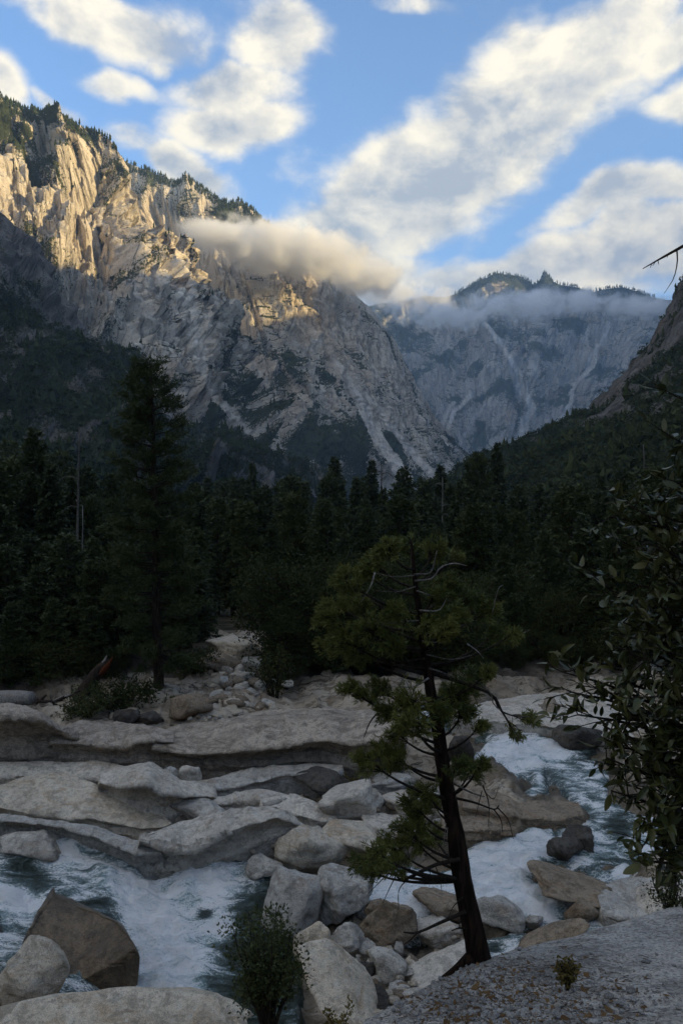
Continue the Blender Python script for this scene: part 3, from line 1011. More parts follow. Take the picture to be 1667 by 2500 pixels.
h = rg.uniform(2.5, 6.5, len(sp))
scatter_far('slope_brush', sp, h, h * 0.72, 'shrub', L_FAR, 18, 'dark brush and small oaks at the foot of the steep granite spur')
sp, rg = scatter_on(D_data, 500, cond, 19)
h = rg.uniform(5, 13, len(sp))
scatter_far('slope_forest', sp, h, h * 0.21, 'tree', L_FAR, 20, 'scattered conifers on the steep granite spur')

# ------------------------------------------------------------------ valley floor and river bed
GY = np.array([5, 7, 10, 14, 17, 19, 20, 23, 25, 27, 30, 33, 36, 38, 42, 46, 52, 60, 80, 120, 200, 400, 800, 2000, 9000, 30000], float)
GZ = np.array([-6.0, -7.5, -9.2, -10.8, -12.2, -13.2, -13.5, -13.6, -13.2, -12.8, -12.4, -12.0, -11.5, -11.3, -11.1, -10.9, -10.8, -11.2, -13.5, -18, -26, -42, -62,
               -85, -120, -150], float)


def gz(Y):
    return np.interp(Y, GY, GZ)


_pyt = HY - gz(np.linspace(5, 100, 4000)) / np.linspace(5, 100, 4000) * F


def Y_at(py):
    """distance at which the line of sight at this row meets the river bed"""
    return float(np.interp(-py, -_pyt, np.linspace(5, 100, 4000)))


def ground_z(x, Y):
    x, Y = np.asarray(x, float), np.asarray(Y, float)
    side_l = np.clip(-x - (9 + 0.30 * Y), 0, None) * 0.22 * sstep(35, 60, Y)
    side_r = np.clip(x - (8 + 0.24 * Y), 0, None) * 0.30 * sstep(35, 60, Y)
    return gz(Y) + np.minimum(side_l, 60) + np.minimum(side_r, 60)


# valley floor, one sheet to the horizon
xs = np.sign(np.linspace(-1, 1, 181)) * np.abs(np.linspace(-1, 1, 181)) ** 3 * 16000
ysv = np.r_[np.linspace(54, 300, 80), np.geomspace(306, 30000, 70)]
X, Y = np.meshgrid(xs, ysv, indexing='ij')
Z = ground_z(X, Y) - 0.55 * (1 - sstep(58, 66, Y)) + 0.8 * fbm(X / 14, Y / 14, 0, 3, 3) * sstep(60, 90, Y)
o = link('ground', raw_mesh('ground', np.stack([X, Y, Z], 2).reshape(-1, 3), grid_faces(len(xs), len(ysv)), True, M_SOIL))
tag(o, 'dark forest floor of the valley', None, None, 'structure')

# river polygons (survey columns and rows on the bed)
W_POLY = [
    [(-90, 2120), (40, 2098), (180, 2090), (300, 2112), (350, 2150), (470, 2132), (560, 2096), (625, 2108), (700, 2150), (790, 2190),
     (800, 2290), (730, 2330), (720, 2500), (560, 2520), (430, 2440), (120, 2470), (-90, 2330)],
    [(1160, 1850), (1188, 1812), (1225, 1802), (1215, 1780), (1260, 1775), (1300, 1790), (1350, 1808), (1440, 1818), (1430, 1848), (1340, 1862), (1300, 1878),
     (1255, 1888), (1225, 1862)],
    [(1298, 1872), (1322, 1880), (1330, 1925), (1300, 1936), (1280, 1928), (1312, 1915)],
    [(1398, 1932), (1440, 1940), (1500, 1962), (1560, 1985), (1640, 2010), (1650, 2070), (1560, 2085), (1460, 2098), (1410, 2108), (1330, 2080),
     (1340, 2045), (1375, 2015), (1440, 2005), (1455, 1985), (1420, 1955)],
    [(1135, 2080), (1175, 2058), (1250, 2042), (1290, 2022), (1345, 2022), (1350, 2090), (1300, 2112), (1285, 2140), (1330, 2165), (1380, 2180), (1410, 2190),
     (1385, 2255), (1280, 2228), (1170, 2195), (1140, 2160)],
    [(860, 2155), (900, 2140), (1000, 2112), (1080, 2130), (1150, 2140), (1150, 2170), (1090, 2190), (1040, 2235), (990, 2250), (935, 2215), (890, 2190)],
    [(1400, 2195), (1450, 2178), (1475, 2205), (1500, 2235), (1525, 2262), (1440, 2292), (1410, 2260)],
    [(1175, 2295), (1260, 2280), (1290, 2285), (1250, 2325), (1212, 2345), (1185, 2330)],
    [(1495, 2120), (1525, 2105), (1550, 2120), (1530, 2145), (1500, 2148)],
    [(1330, 1856), (1430, 1846), (1480, 1880), (1475, 1945), (1400, 1940), (1370, 1905)],
    [(1310, 2150), (1400, 2140), (1500, 2118), (1500, 2150), (1420, 2180), (1340, 2180)],
    [(1020, 1722), (1110, 1722), (1200, 1742), (1260, 1775), (1215, 1785), (1150, 1765), (1040, 1752)],
]
FOAM = [0.16, 0.72, 0.5, 0.34, 0.86, 0.66, 0.45, 0.3, 0.8, 0.22, 0.1, 0.35]
CLEAR = [(640, 2235, 70), (700, 2225, 95), (650, 2330, 85), (640, 2430, 110), (560, 2470, 60), (70, 2175, 55), (1512, 2020, 42), (1420, 1822, 38), (1395, 2235, 38),
         (500, 2225, 18), (1205, 2310, 20), (250, 2250, 40)]
WHITE = [(330, 2190, 70), (390, 2270, 75), (430, 2360, 80), (120, 2118, 60), (40, 2230, 55), (500, 2150, 75), (540, 2255, 40), (350, 2420, 55), (440, 2430, 45)]

rows = [5.0, 6, 7, 8.5, 10, 12, 14, 15.5]
y = 16.2
while y < 62:
    rows.append(y)
    y += max(0.05, 4.0 / (F * abs(gz(y)) / y ** 2))
rows = np.array(rows)
cols = np.arange(-330, 2000, 4.2)
X = (cols[:, None] - CX) / F * np.maximum(rows[None, :], 12)
Yg = rows[None, :] + 0 * X
base = ground_z(X, Yg)
PX = X / Yg * F + CX
PYb = HY - base / Yg * F
wsd = np.full(X.shape, -1e9)
foam = np.full(X.shape, 0.0)
wob = 9 * fbm(PX / 45, PYb / 45, 0, 41, 3)
for poly, fm in zip(W_POLY, FOAM):
    sd = poly_sd(PX + wob, PYb + wob * 0.6, poly)
    wsd = np.maximum(wsd, sd)
    foam = np.maximum(foam, fm * sstep(-10, 14, sd))
for (cx_, cy_, r) in CLEAR:
    foam -= 0.95 * np.exp(-((PX - cx_) ** 2 + ((PYb - cy_) * 1.4) ** 2) / r ** 2)
for (cx_, cy_, r) in WHITE:
    foam += 0.85 * np.exp(-((PX - cx_) ** 2 + ((PYb - cy_) * 1.4) ** 2) / r ** 2)
foam = np.clip(foam, -0.4, 1.4)
# step the upper left reach above the lower pool
stepup = 0.55 * sstep(60, -60, (PX - 300) + (PYb - 2230) * 0.35) * (PYb > 2060) * (PYb < 2480)
und = 0.42 * fbm(X / 3.2, Yg / 3.2, 0, 61, 4) + 0.16 * (ridged(X / 1.6, Yg / 2.4, 0, 62, 4) - 0.8)
blocks = np.floor(fbm(X / 2.2 + Yg / 5, Yg / 1.7, 0, 63, 2) * 3.2) * 0.13
bed = base + 0.05 + (1.25 * und + 1.5 * blocks) * (Yg < 60)
bed = bed - 0.75 * sstep(24.5, 26, Yg) * sstep(36.5, 34.5, Yg) * sstep(6.0, 3.0, X)
bed = bed - 0.55 * sstep(-3.0, -1.5, X) * sstep(5.0, 3.5, X) * sstep(18.5, 19.5, Yg) * sstep(30.0, 27.0, Yg)
near_bank = sstep(18.5, 15, Yg)
bed = bed * (1 - near_bank) + (base + 0.5 * fbm(X / 2, Yg / 2, 0, 64, 4)) * near_bank
# channels
ch = sstep(-26, 10, wsd)
bed = bed * (1 - ch) + (base - 0.42 + 0.35 * und) * ch
wet = sstep(-75, -4, wsd + 12 * und)
soil = sstep(43.5, 47, Yg + 2.0 * fbm(X / 4, Yg / 4, 0, 65, 3))
soil = np.maximum(soil, sstep(30.5, 33.5, Yg) * sstep(-13.5, -16.5, X))
slab1 = sstep(-8, 8, poly_sd(PX, PYb, [(500, 1545), (700, 1545), (690, 1640), (640, 1700), (520, 1720), (560, 1650)]))
slab2 = sstep(-8, 8, poly_sd(PX, PYb, [(1150, 1730), (1180, 1690), (1350, 1660), (1560, 1650), (1700, 1700), (1700, 1850), (1400, 1800)]))
soil = soil * (1 - slab1) * (1 - slab2)
sand = sstep(-6, 8, poly_sd(PX, PYb, [(385, 1790), (440, 1745), (520, 1742), (530, 1715), (600, 1712), (650, 1700), (690, 1735), (560, 1752), (470, 1790)]))
me = raw_mesh('river_bed', np.stack([X, Yg, bed], 2).reshape(-1, 3), grid_faces(len(cols), len(rows)), True, M_BED,
              {'wet': wet, 'soil': soil, 'sand': sand})
tag(link('river_bed', me), 'bare granite bedrock of the river bed', None, None, 'structure')
# water sheet
lvl = base - 0.06 + stepup
wave = 0.24 * fbm(X / 1.0 + Yg / 3, Yg / 0.7, 0, 66, 5)
lvl = lvl + wave * (0.35 + np.clip(foam, 0, 1)) + 0.10 * np.clip(foam, 0, 1.2)
lvl = lvl - 0.5 * sstep(-2, -26, wsd)
fc = grid_faces(len(cols), len(rows))
keep = (wsd.ravel()[fc] > -26).all(1) & (rows[None, :] + 0 * X > 15.8).ravel()[fc].all(1)
fc = fc[keep]
used = np.unique(fc)
remap = np.full(X.size, -1)
remap[used] = np.arange(len(used))
Vw = np.stack([X, Yg, lvl], 2).reshape(-1, 3)[used]
me = raw_mesh('river', Vw, remap[fc], True, M_WATER, {'foam': foam.ravel()[used]})
tag(link('river', me), 'white water tumbling between granite boulders', None, None, 'structure')


# ------------------------------------------------------------------ rocks
def ico(sub):
    import bmesh
    bm = bmesh.new()
    bmesh.ops.create_icosphere(bm, subdivisions=sub, radius=1.0)
    V = np.array([v.co[:] for v in bm.verts])
    T = np.array([[v.index for v in f.verts] for f in bm.faces])
    bm.free()
    return V, T


ICO = {k: ico(k) for k in (1, 2, 3, 4, 5)}


def rock_shape(kind, seed, sub=4):
    V, T = ICO[sub]
    rng = np.random.RandomState(seed)
    if kind == 'slab':
        planes = [(0, 0, 1, .62), (0, 0, -1, .7)]
        nrnd, soft = 10, 44
    elif kind == 'ang':
        planes = []
        nrnd, soft = 13, 60
    else:
        planes = []
        nrnd, soft = 11, 15
    N, H = [], []
    for p in planes:
        v = np.array(p[:3], float) + rng.normal(0, .06, 3)
        N.append(v / np.linalg.norm(v))
        H.append(p[3])
    for i in range(nrnd):
        v = rng.normal(size=3)
        v /= np.linalg.norm(v)
        if kind == 'slab':
            v[2] *= 0.45
            v /= np.linalg.norm(v)
        N.append(v)
        H.append(rng.uniform(0.62, 0.95))
    N, H = np.array(N), np.array(H)
    w0 = V + rng.uniform(0, 50, 3)
    warp = np.stack([fbm(w0[:, 0] * 1.3, w0[:, 1] * 1.3, w0[:, 2] * 1.3 + 9 * k, 4, 2) for k in range(3)], 1)
    Vd = V + 0.16 * warp
    Vd /= np.linalg.norm(Vd, axis=1)[:, None]
    d = np.maximum(Vd @ N.T, 1e-3) / H[None, :]
    r = 1.0 / (np.sum(d ** soft, 1) ** (1.0 / soft) + 1e-6)
    r = np.minimum(r, 1.45)
    W = V * r[:, None]
    w = W + rng.uniform(0, 50, 3)
    n = 0.045 * fbm(w[:, 0] * 1.7, w[:, 1] * 1.7, w[:, 2] * 1.7, 5, 6, 0.55)
    q = fbm(w[:, 0] * 1.4, w[:, 1] * 1.4, w[:, 2] * 2.6, 6, 3)
    if kind == 'round':
        n = n * 0.8 + 0.02 * np.round(q * 2.2)
    else:
        # spalled plates and parting seams
        n = n + 0.035 * np.round(q * 2.6)
        lay = w[:, 2] * (4.2 if kind == 'slab' else 2.2) + 0.9 * fbm(w[:, 0] * .8, w[:, 1] * .8, w[:, 2] * .8, 7, 2)
        fr = np.abs((lay % 1.0) - 0.5) * 2
        n = n - (0.06 if kind == 'slab' else 0.035) * (1 - sstep(0.0, 0.16, fr))
        n = n + 0.02 * (ridged(w[:, 0] * 3.2, w[:, 1] * 3.2, w[:, 2] * 3.2, 8, 3) - 0.8)
    return W * (1 + n)[:, None], T


def fit_rock(name, box, kind, mat, label, seed, yaw=0, roll=0, pitch=0, depth=0.8, Yf=None, group=None, cat='boulder', sub=4, sink=0.12):
    """a rock standing on the bed whose outline spans the given columns and rows of the survey"""
    x0, y0, x1, y1 = box
    V, T = rock_shape(kind, seed, sub)
    if Yf is None:
        Yf = Y_at(y1)
    cr, srl = math.cos(R(roll)), math.sin(R(roll))
    cp, sp_ = math.cos(R(pitch)), math.sin(R(pitch))
    cyw, syw = math.cos(R(yaw)), math.sin(R(yaw))
    Rx = np.array([[1, 0, 0], [0, cp, -sp_], [0, sp_, cp]])
    Ry = np.array([[cr, 0, srl], [0, 1, 0], [-srl, 0, cr]])
    Rz = np.array([[cyw, -syw, 0], [syw, cyw, 0], [0, 0, 1]])
    Vy = V @ Rz.T
    sx = (x1 - x0) / F * Yf * 0.5
    sy = sx * depth
    sz = (y1 - y0) / F * Yf * 0.4
    c = P3((x0 + x1) / 2, (y0 + y1) / 2, Yf + sy * 0.8)
    for it in range(16):
        Wd = (Vy * [sx, sy, sz]) @ Rx.T @ Ry.T
        c[1] = Yf - Wd[:, 1].min() * 0.72
        Q = Wd + c
        u = Q[:, 0] / Q[:, 1] * F + CX
        v = HY - Q[:, 2] / Q[:, 1] * F
        w_, h_ = u.max() - u.min(), v.max() - v.min()
        sx *= (x1 - x0) / w_
        k = (y1 - y0) / h_
        sz *= k ** 1.3
        if sz < 0.28 * min(sx, sy):
            sz = 0.28 * min(sx, sy)
            sy *= 0.88
        sy = min(max(sy, 0.18 * sx), depth * sx * 1.05)
        c[0] += ((x0 + x1) / 2 - (u.max() + u.min()) / 2) / F * c[1]
        c[2] -= ((y0 + y1) / 2 - (v.max() + v.min()) / 2) / F * c[1]
    Wd = (Vy * [sx, sy, sz]) @ Rx.T @ Ry.T
    # root the foot of the rock in the bed
    zb = Wd[:, 2].min()
    low = Wd[:, 2] < zb * 0.35
    gl = float(gz(c[1])) - 0.25 - c[2]
    if zb > gl:
        Wd[low, 2] = Wd[low, 2] + (Wd[low, 2] - zb * 0.35) * (gl - zb) / (zb * 0.65) * 1.0
    me = raw_mesh(name, Wd, T, True, mat)
    o = link(name, me, None, tuple(c))
    return tag(o, label, cat, group)


ROCKS = [
    # box, kind, material, name, label, seed, kw
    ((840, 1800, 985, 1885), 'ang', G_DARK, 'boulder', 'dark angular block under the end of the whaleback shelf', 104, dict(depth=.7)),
    ((1088, 1795, 1158, 1872), 'round', G_DARK, 'boulder', 'dark rounded boulder behind the cedar trunk', 105, {}),
    ((436, 1868, 494, 1914), 'round', G_PALE, 'boulder', 'small pale boulder perched under the shelf', 109, {}),
    ((395, 1870, 445, 1915), 'ang', G_GREY, 'boulder', 'small grey wedge beside the perched pale boulder', 110, {}),
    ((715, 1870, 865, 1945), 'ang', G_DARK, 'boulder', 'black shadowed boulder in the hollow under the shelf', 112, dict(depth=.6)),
    ((412, 1948, 565, 2020), 'ang', G_GREY, 'boulder', 'grey streaked block between the two pale slabs', 114, dict(depth=.6)),
    ((-5, 2024, 158, 2104), 'ang', G_GREY, 'boulder', 'smooth dark grey boulder beside the upper white water', 120, dict(depth=.7, Yf=26.1)),
    ((668, 2012, 852, 2135), 'ang', G_WARM, 'boulder', 'pale boulder with ribbed top above the pool', 122, dict(depth=.75, roll=6)),
    ((785, 2000, 955, 2100), 'round', G_WARM, 'boulder', 'two toned boulder half pale buff half blue grey', 123, dict(depth=.8, roll=14)),
    ((598, 2082, 692, 2145), 'ang', G_GREY, 'boulder', 'small rock at the pool edge under the ribbed boulder', 124, {}),
    ((635, 2112, 790, 2290), 'slab', G_GREY, 'granite_slab', 'grey submerged slab with rust orange upper edge', 125, dict(depth=.8, roll=18, pitch=-14)),
    ((755, 2106, 915, 2268), 'ang', G_GREY, 'boulder', 'tall upright grey boulder with rust brown side', 126, dict(depth=.6, yaw=20, sub=5)),
    ((886, 2192, 945, 2262), 'ang', G_BROWN, 'boulder', 'small brown rock wedged by the upright grey boulder', 127, {}),
    ((876, 2195, 1022, 2325), 'ang', G_BROWN, 'boulder', 'big brown angular boulder with a pale left shoulder', 128, dict(depth=.8, sub=5, roll=-20)),
    ((795, 2250, 892, 2350), 'ang', G_GREY, 'boulder', 'two faced grey and brown boulder beside the pale whaleback', 129, {}),
    ((873, 2288, 918, 2344), 'round', G_GREY, 'boulder', 'small egg shaped grey boulder between larger ones', 130, {}),
    ((898, 2310, 998, 2406), 'ang', G_GREY, 'boulder', 'rounded grey boulder leaning on dark rubble', 131, dict(roll=18)),
    ((1012, 2230, 1128, 2306), 'slab', G_PALE, 'boulder', 'pale boulder with a rusty edge behind the cedar trunk', 132, dict(depth=.8)),
    ((980, 2292, 1160, 2440), 'round', G_PALE, 'boulder', 'big smooth pale boulder at the foot of the cedar', 133, dict(depth=.9, roll=-10, sub=5)),
    ((715, 2248, 812, 2350), 'round', G_WARM, 'boulder', 'pale loaf lying on the upper end of the buff whaleback', 134, dict(depth=.9, roll=25)),
    ((720, 2290, 925, 2540), 'round', G_WARM, 'boulder', 'long smooth buff whaleback boulder behind the leafy bush', 135, dict(depth=1.0, roll=32, sub=5)),
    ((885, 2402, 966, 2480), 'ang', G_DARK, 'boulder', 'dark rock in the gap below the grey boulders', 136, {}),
    ((945, 2392, 1006, 2440), 'ang', G_GREY, 'boulder', 'small grey rock in the gap below the smooth pale boulder', 137, {}),
    ((968, 2410, 1040, 2470), 'round', G_GREY, 'boulder', 'small rock touching the coarse foreground ledge', 138, {}),
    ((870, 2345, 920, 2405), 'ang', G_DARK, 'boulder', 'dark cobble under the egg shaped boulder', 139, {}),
    ((1005, 2165, 1150, 2250), 'slab', G_BROWN, 'boulder', 'wet brown slab with water sheeting behind the cedar trunk', 140, dict(depth=.8, roll=10)),
    ((1140, 2184, 1282, 2270), 'round', G_GREY, 'boulder', 'speckled pinkish boulder with dark underside beside the falls', 141, dict(depth=.8, roll=12)),
    ((1278, 2234, 1326, 2264), 'round', G_GREY, 'boulder', 'small oblong stone beside the swirling chute', 142, {}),
    ((1255, 2240, 1440, 2330), 'round', G_BROWN, 'granite_slab', 'polished tan slab curving round the swirling chute', 143, dict(depth=.9, roll=-22, sub=5)),
    ((1285, 2098, 1580, 2230), 'round', G_BROWN, 'granite_slab', 'polished wet dome in the middle of the rapids', 144, dict(depth=.7, roll=14, sub=5)),
    ((1375, 2192, 1462, 2262), 'round', G_BROWN, 'boulder', 'low round wet rock splitting the lower rapid', 145, {}),
    ((1368, 2012, 1445, 2066), 'round', G_DARK, 'boulder', 'dark wet boulder capped with spray in the rapids', 146, {}),
    ((1332, 2042, 1425, 2100), 'ang', G_DARK, 'boulder', 'dark grey wedge in front of the spray capped boulder', 147, {}),
    ((1405, 2030, 1450, 2086), 'ang', G_DARK, 'boulder', 'slim dark rock leaning beside the spray capped boulder', 148, {}),
    ((1345, 1768, 1470, 1828), 'round', G_DARK, 'boulder', 'smooth charcoal boulder in the upper rapid', 149, dict(depth=.6)),
    ((1350, 1748, 1405, 1770), 'slab', G_WARM, 'boulder', 'small buff stone above the charcoal boulder', 150, {}),
    ((1540, 2150, 1720, 2290), 'round', G_PALE, 'granite_slab', 'smooth pale slab beyond the coarse ledge edge', 152, dict(depth=.8, roll=-24)),
    ((-10, 2282, 172, 2465), 'round', G_WARM, 'boulder', 'large rounded buff boulder below the brown wet slab', 153, dict(depth=.8, roll=14, sub=5, Yf=18.9)),
    ((-60, 2375, 33, 2475), 'round', G_ORANGE, 'boulder', 'rust orange boulder beside the large buff boulder', 154, {}),
    ((-50, 2252, 26, 2330), 'round', G_DARK, 'boulder', 'dark wet boulder above the large buff boulder', 155, {}),
    ((-40, 2095, 32, 2150), 'round', G_BROWN, 'boulder', 'small brown boulder at the head of the cascade', 156, {}),
    ((-160, 2408, 620, 2700), 'round', G_WARM, 'granite_slab', 'broad tan ledge along the near bank of the pool', 158, dict(depth=.5, sub=5, Yf=15.2)),
    ((412, 1692, 522, 1760), 'round', G_BROWN, 'boulder', 'rounded brown boulder at the edge of the sand', 159, {}),
    ((218, 1698, 308, 1736), 'slab', G_PALE, 'boulder', 'pale rock between the fallen trunk and the pine', 160, {}),
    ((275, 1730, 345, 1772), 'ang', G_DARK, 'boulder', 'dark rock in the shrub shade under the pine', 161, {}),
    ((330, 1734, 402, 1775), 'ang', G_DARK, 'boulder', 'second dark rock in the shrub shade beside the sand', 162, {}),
    ((775, 1900, 940, 2010), 'slab', G_PALE, 'granite_slab', 'cracked pale bedrock plate below the black shadowed boulder', 163, dict(depth=.8, roll=-14)),
    ((900, 1885, 1015, 1935), 'slab', G_GREY, 'granite_slab', 'broken grey plates above the cracked pale bedrock', 164, dict(depth=.8, roll=-6)),
    ((925, 1925, 1080, 1995), 'slab', G_PALE, 'granite_slab', 'pale plate beside the cedar foliage above the falls', 165, dict(depth=.8, roll=-4)),
    ((880, 1980, 1050, 2045), 'slab', G_PALE, 'granite_slab', 'flat pale plate above the two toned boulder', 166, dict(depth=.8, roll=4)),
    ((500, 1550, 640, 1612), 'slab', G_WARM, 'granite_slab', 'pinkish slab rising out of the trees beyond the gully', 167, dict(depth=.9, roll=6)),
    ((470, 1590, 600, 1650), 'slab', G_BROWN, 'granite_slab', 'broken brown ledge at the head of the boulder gully', 168, dict(depth=.9, roll=14)),
    ((590, 1600, 690, 1660), 'slab', G_GREY, 'granite_slab', 'grey ledge at the head of the boulder gully', 169, dict(depth=.9)),
]
for (box, kind, mat, name, label, seed, kw) in ROCKS:
    fit_rock(name, box, kind, mat, label, seed, **kw)

def loft_rock(name, label, mat, back, crest, base, slope=0.12, over=0.2, Yf=None, cat='rock slab', sink=0.9, bulge=0.05, nT=22, nF=22, relief=1.0):
    """bedrock slab given by its rear edge, its front upper edge and its foot (survey columns and rows)"""
    back, crest, base = [np.array(a, float) for a in (back, crest, base)]
    n = int(max(24, (base[:, 0].max() - base[:, 0].min()) / 3.4))
    t = np.linspace(0, 1, n)

    def res(a):
        L = np.r_[0, np.cumsum(np.hypot(np.diff(a[:, 0]), np.diff(a[:, 1])))]
        L /= L[-1]
        return np.stack([np.interp(t, L, a[:, 0]), np.interp(t, L, a[:, 1])], 1)
    back, crest, base = res(back), res(crest), res(base)
    jit = 3.5 * fbm(t * n / 12.0, base[0, 0] * .01, 0, 301, 4)
    crest[:, 1] += jit * np.sin(np.pi * t)
    back[:, 1] += 0.5 * jit * np.sin(np.pi * t)
    Ym = Y_at(base[:, 1].mean()) if Yf is None else Yf
    Yb = np.array([0.5 * Ym + 0.5 * (Y_at(r_) if Yf is None else Yf) for r_ in base[:, 1]])

    def p3(a, Y):
        return np.stack([(a[:, 0] - CX) / F * Y, Y, (HY - a[:, 1]) / F * Y], 1)
    H = np.maximum(base[:, 1] - crest[:, 1], 2) / F * Yb
    Yc = Yb - over * H
    C, B0 = p3(crest, Yc), p3(base, Yb)
    tanb = (HY - back[:, 1]) / F
    Yk = (C[:, 2] - slope * Yc) / np.minimum(tanb - slope, -0.05)
    Yk = np.maximum(Yk, Yc + 0.05)
    K = p3(back, Yk)
    rowsv = [K + [0, 0.5, -sink], K + [0, 0.25, -0.35 * sink]]
    for q in np.linspace(0, 1, nT):
        p = K * (1 - q) + C * q
        p[:, 2] += bulge * np.sin(np.pi * q) * np.linalg.norm(C - K, axis=1)
        rowsv.append(p)
    for q in np.linspace(0, 1, nF)[1:]:
        p = C * (1 - q) + B0 * q
        p[:, 1] += 0.5 * max(over, 0) * np.sin(np.pi * min(1, q * 1.2)) * H
        rowsv.append(p)
    rowsv.append(B0 + [0, 0.15, -sink])
    P = np.stack(rowsv, 1)
    for _ in range(1):
        P[:, 1:-1] = 0.25 * P[:, :-2] + 0.5 * P[:, 1:-1] + 0.25 * P[:, 2:]
    w = P
    nr = np.cross(np.gradient(P, axis=0), np.gradient(P, axis=1))
    nr /= np.linalg.norm(nr, axis=2)[:, :, None] + 1e-9
    vw = -P / np.linalg.norm(P, axis=2)[:, :, None] + [0, 0, .4]
    nr *= np.where((nr * vw).sum(2, keepdims=True) < 0, -1, 1)
    sd = float(sum(ord(ch) for ch in label) % 97)
    dsp = 0.055 * fbm(w[..., 0] * .5 + sd, w[..., 1] * .5, w[..., 2] * .7, 311, 6, .58)
    q = fbm(w[..., 0] * .55 + sd, w[..., 1] * .8, w[..., 2] * 1.6, 312, 3)
    dsp = dsp + 0.03 * np.round(q * 2.0)
    lay = w[..., 2] * 3.0 + 0.25 * w[..., 0] + 1.3 * fbm(w[..., 0] * .4, w[..., 1] * .4, w[..., 2] * .4 + sd, 313, 2)
    fr = np.abs((lay % 1.0) - .5) * 2
    face = np.zeros(P.shape[1])
    face[nT + 1:] = 1
    dsp = dsp - (0.09 * (1 - sstep(0, .14, fr))) * (0.08 + 0.92 * face)[None, :]
    rs = np.random.RandomState(int(sd) + 5)
    for k_ in range(6):
        nv_ = rs.normal(size=3) * [1, .7, .25]
        nv_ /= np.linalg.norm(nv_)
        c0 = rs.uniform(0.1, 0.9)
        dd_ = (w * nv_).sum(2) + 0.10 * fbm(w[..., 0] * 1.3, w[..., 1] * 1.3, w[..., 2] * 1.3 + k_, 315, 3)
        dd_ = dd_ - (dd_.min() + c0 * (dd_.max() - dd_.min()))
        dsp = dsp - 0.06 * np.exp(-(dd_ / 0.035) ** 2) + 0.05 * np.clip(dd_ / 0.6, -1, 1) * rs.choice([-1, 1])
    P = P + nr * (dsp * relief * 0.7)[:, :, None]
    # close the two ends
    e0 = P[:1] * 0.35 + P[:1].mean(1, keepdims=True) * 0.65 + [[[-0.10, 0, -.1]]]
    e1 = P[-1:] * 0.35 + P[-1:].mean(1, keepdims=True) * 0.65 + [[[0.10, 0, -.1]]]
    f0 = e0 * 0 + e0.mean(1, keepdims=True) - [[[0.04, 0, .1]]]
    f1 = e1 * 0 + e1.mean(1, keepdims=True) + [[[0.04, 0, -.1]]]
    P = np.concatenate([f0, e0, P, e1, f1], 0)
    org_ = P.reshape(-1, 3).mean(0)
    org_[2] = P[..., 2].min()
    me = raw_mesh(name, P.reshape(-1, 3) - org_, grid_faces(P.shape[0], P.shape[1]), True, mat)
    return tag(link(name, me, None, tuple(org_)), label, cat)


loft_rock('granite_slab', 'dark fronted slab with pale top beside the bleached log', G_SHELF,
          [(-80, 1728), (0, 1724), (60, 1727), (110, 1742), (150, 1775), (188, 1792)], [(-80, 1756), (0, 1752), (60, 1756), (98, 1757), (140, 1782), (190, 1798)],
          [(-80, 1874), (60, 1870), (140, 1864), (196, 1852)], .10, .6)
loft_rock('granite_slab', 'low rounded brown slab below the green shrub and fallen trunk', G_SHELF,
          [(125, 1790), (200, 1755), (290, 1762), (350, 1768), (425, 1786)], [(125, 1815), (220, 1820), (300, 1828), (345, 1812), (425, 1812)],
          [(118, 1860), (220, 1862), (300, 1868), (380, 1868), (428, 1852)], .12, .8)
loft_rock('granite_shelf', 'long whaleback granite shelf with dark undercut front across the bank', G_SHELF,
          [(372, 1800), (430, 1775), (540, 1757), (620, 1737), (700, 1730), (800, 1729), (900, 1738), (985, 1756)],
          [(372, 1822), (480, 1836), (600, 1830), (700, 1816), (800, 1812), (860, 1826), (985, 1800)],
          [(375, 1862), (480, 1872), (600, 1884), (700, 1872), (800, 1866), (870, 1884), (985, 1872)], .07, 1.1, bulge=.07)
loft_rock('granite_slab', 'pale flat ledge under the dark slab fronts', G_PALE,
          [(-80, 1872), (120, 1861), (240, 1860), (330, 1870)], [(-80, 1902), (60, 1895), (180, 1898), (320, 1912)], [(-80, 1925), (60, 1915), (180, 1918), (330, 1935)], .06, .1)
loft_rock('granite_slab', 'pale squarish block roofing the dark cavity', G_PALE,
          [(245, 1884), (290, 1868), (372, 1863), (440, 1904), (522, 1912)], [(245, 1912), (290, 1926), (360, 1920), (385, 1940), (440, 1948), (525, 1946)],
          [(250, 1950), (300, 1990), (400, 2006), (440, 1995), (528, 1958)], .05, .95)
loft_rock('granite_slab', 'grey inclined slab in the hollow under the shelf', G_GREY,
          [(488, 1908), (560, 1892), (660, 1870), (760, 1862), (835, 1868)], [(488, 1928), (560, 1926), (640, 1908), (700, 1892), (835, 1888)],
          [(488, 1942), (560, 1944), (640, 1932), (720, 1912), (838, 1912)], .10, .5)
loft_rock('granite_slab', 'broad pale domed slab with orange staining', G_WARM,
          [(-90, 1940), (0, 1918), (60, 1895), (110, 1889), (180, 1897), (260, 1925), (330, 1950), (385, 1978), (417, 2006)],
          [(-90, 1965), (0, 1973), (80, 1985), (160, 1996), (230, 2001), (290, 2014), (350, 2024), (400, 2020), (419, 2010)],
          [(-90, 2002), (0, 2008), (80, 2018), (160, 2026), (230, 2034), (290, 2044), (350, 2046), (400, 2040), (422, 2028)], .16, .35, bulge=.06)
loft_rock('granite_slab', 'grey layered slab under the broad domed slab', G_GREY,
          [(-70, 1985), (60, 1992), (160, 2008), (250, 2022), (310, 2046), (390, 2062)], [(-70, 2000), (50, 2008), (130, 2018), (200, 2034), (260, 2058), (330, 2088), (392, 2080)],
          [(-70, 2044), (50, 2050), (150, 2078), (220, 2112), (280, 2146), (340, 2166), (396, 2142)], .12, .6)
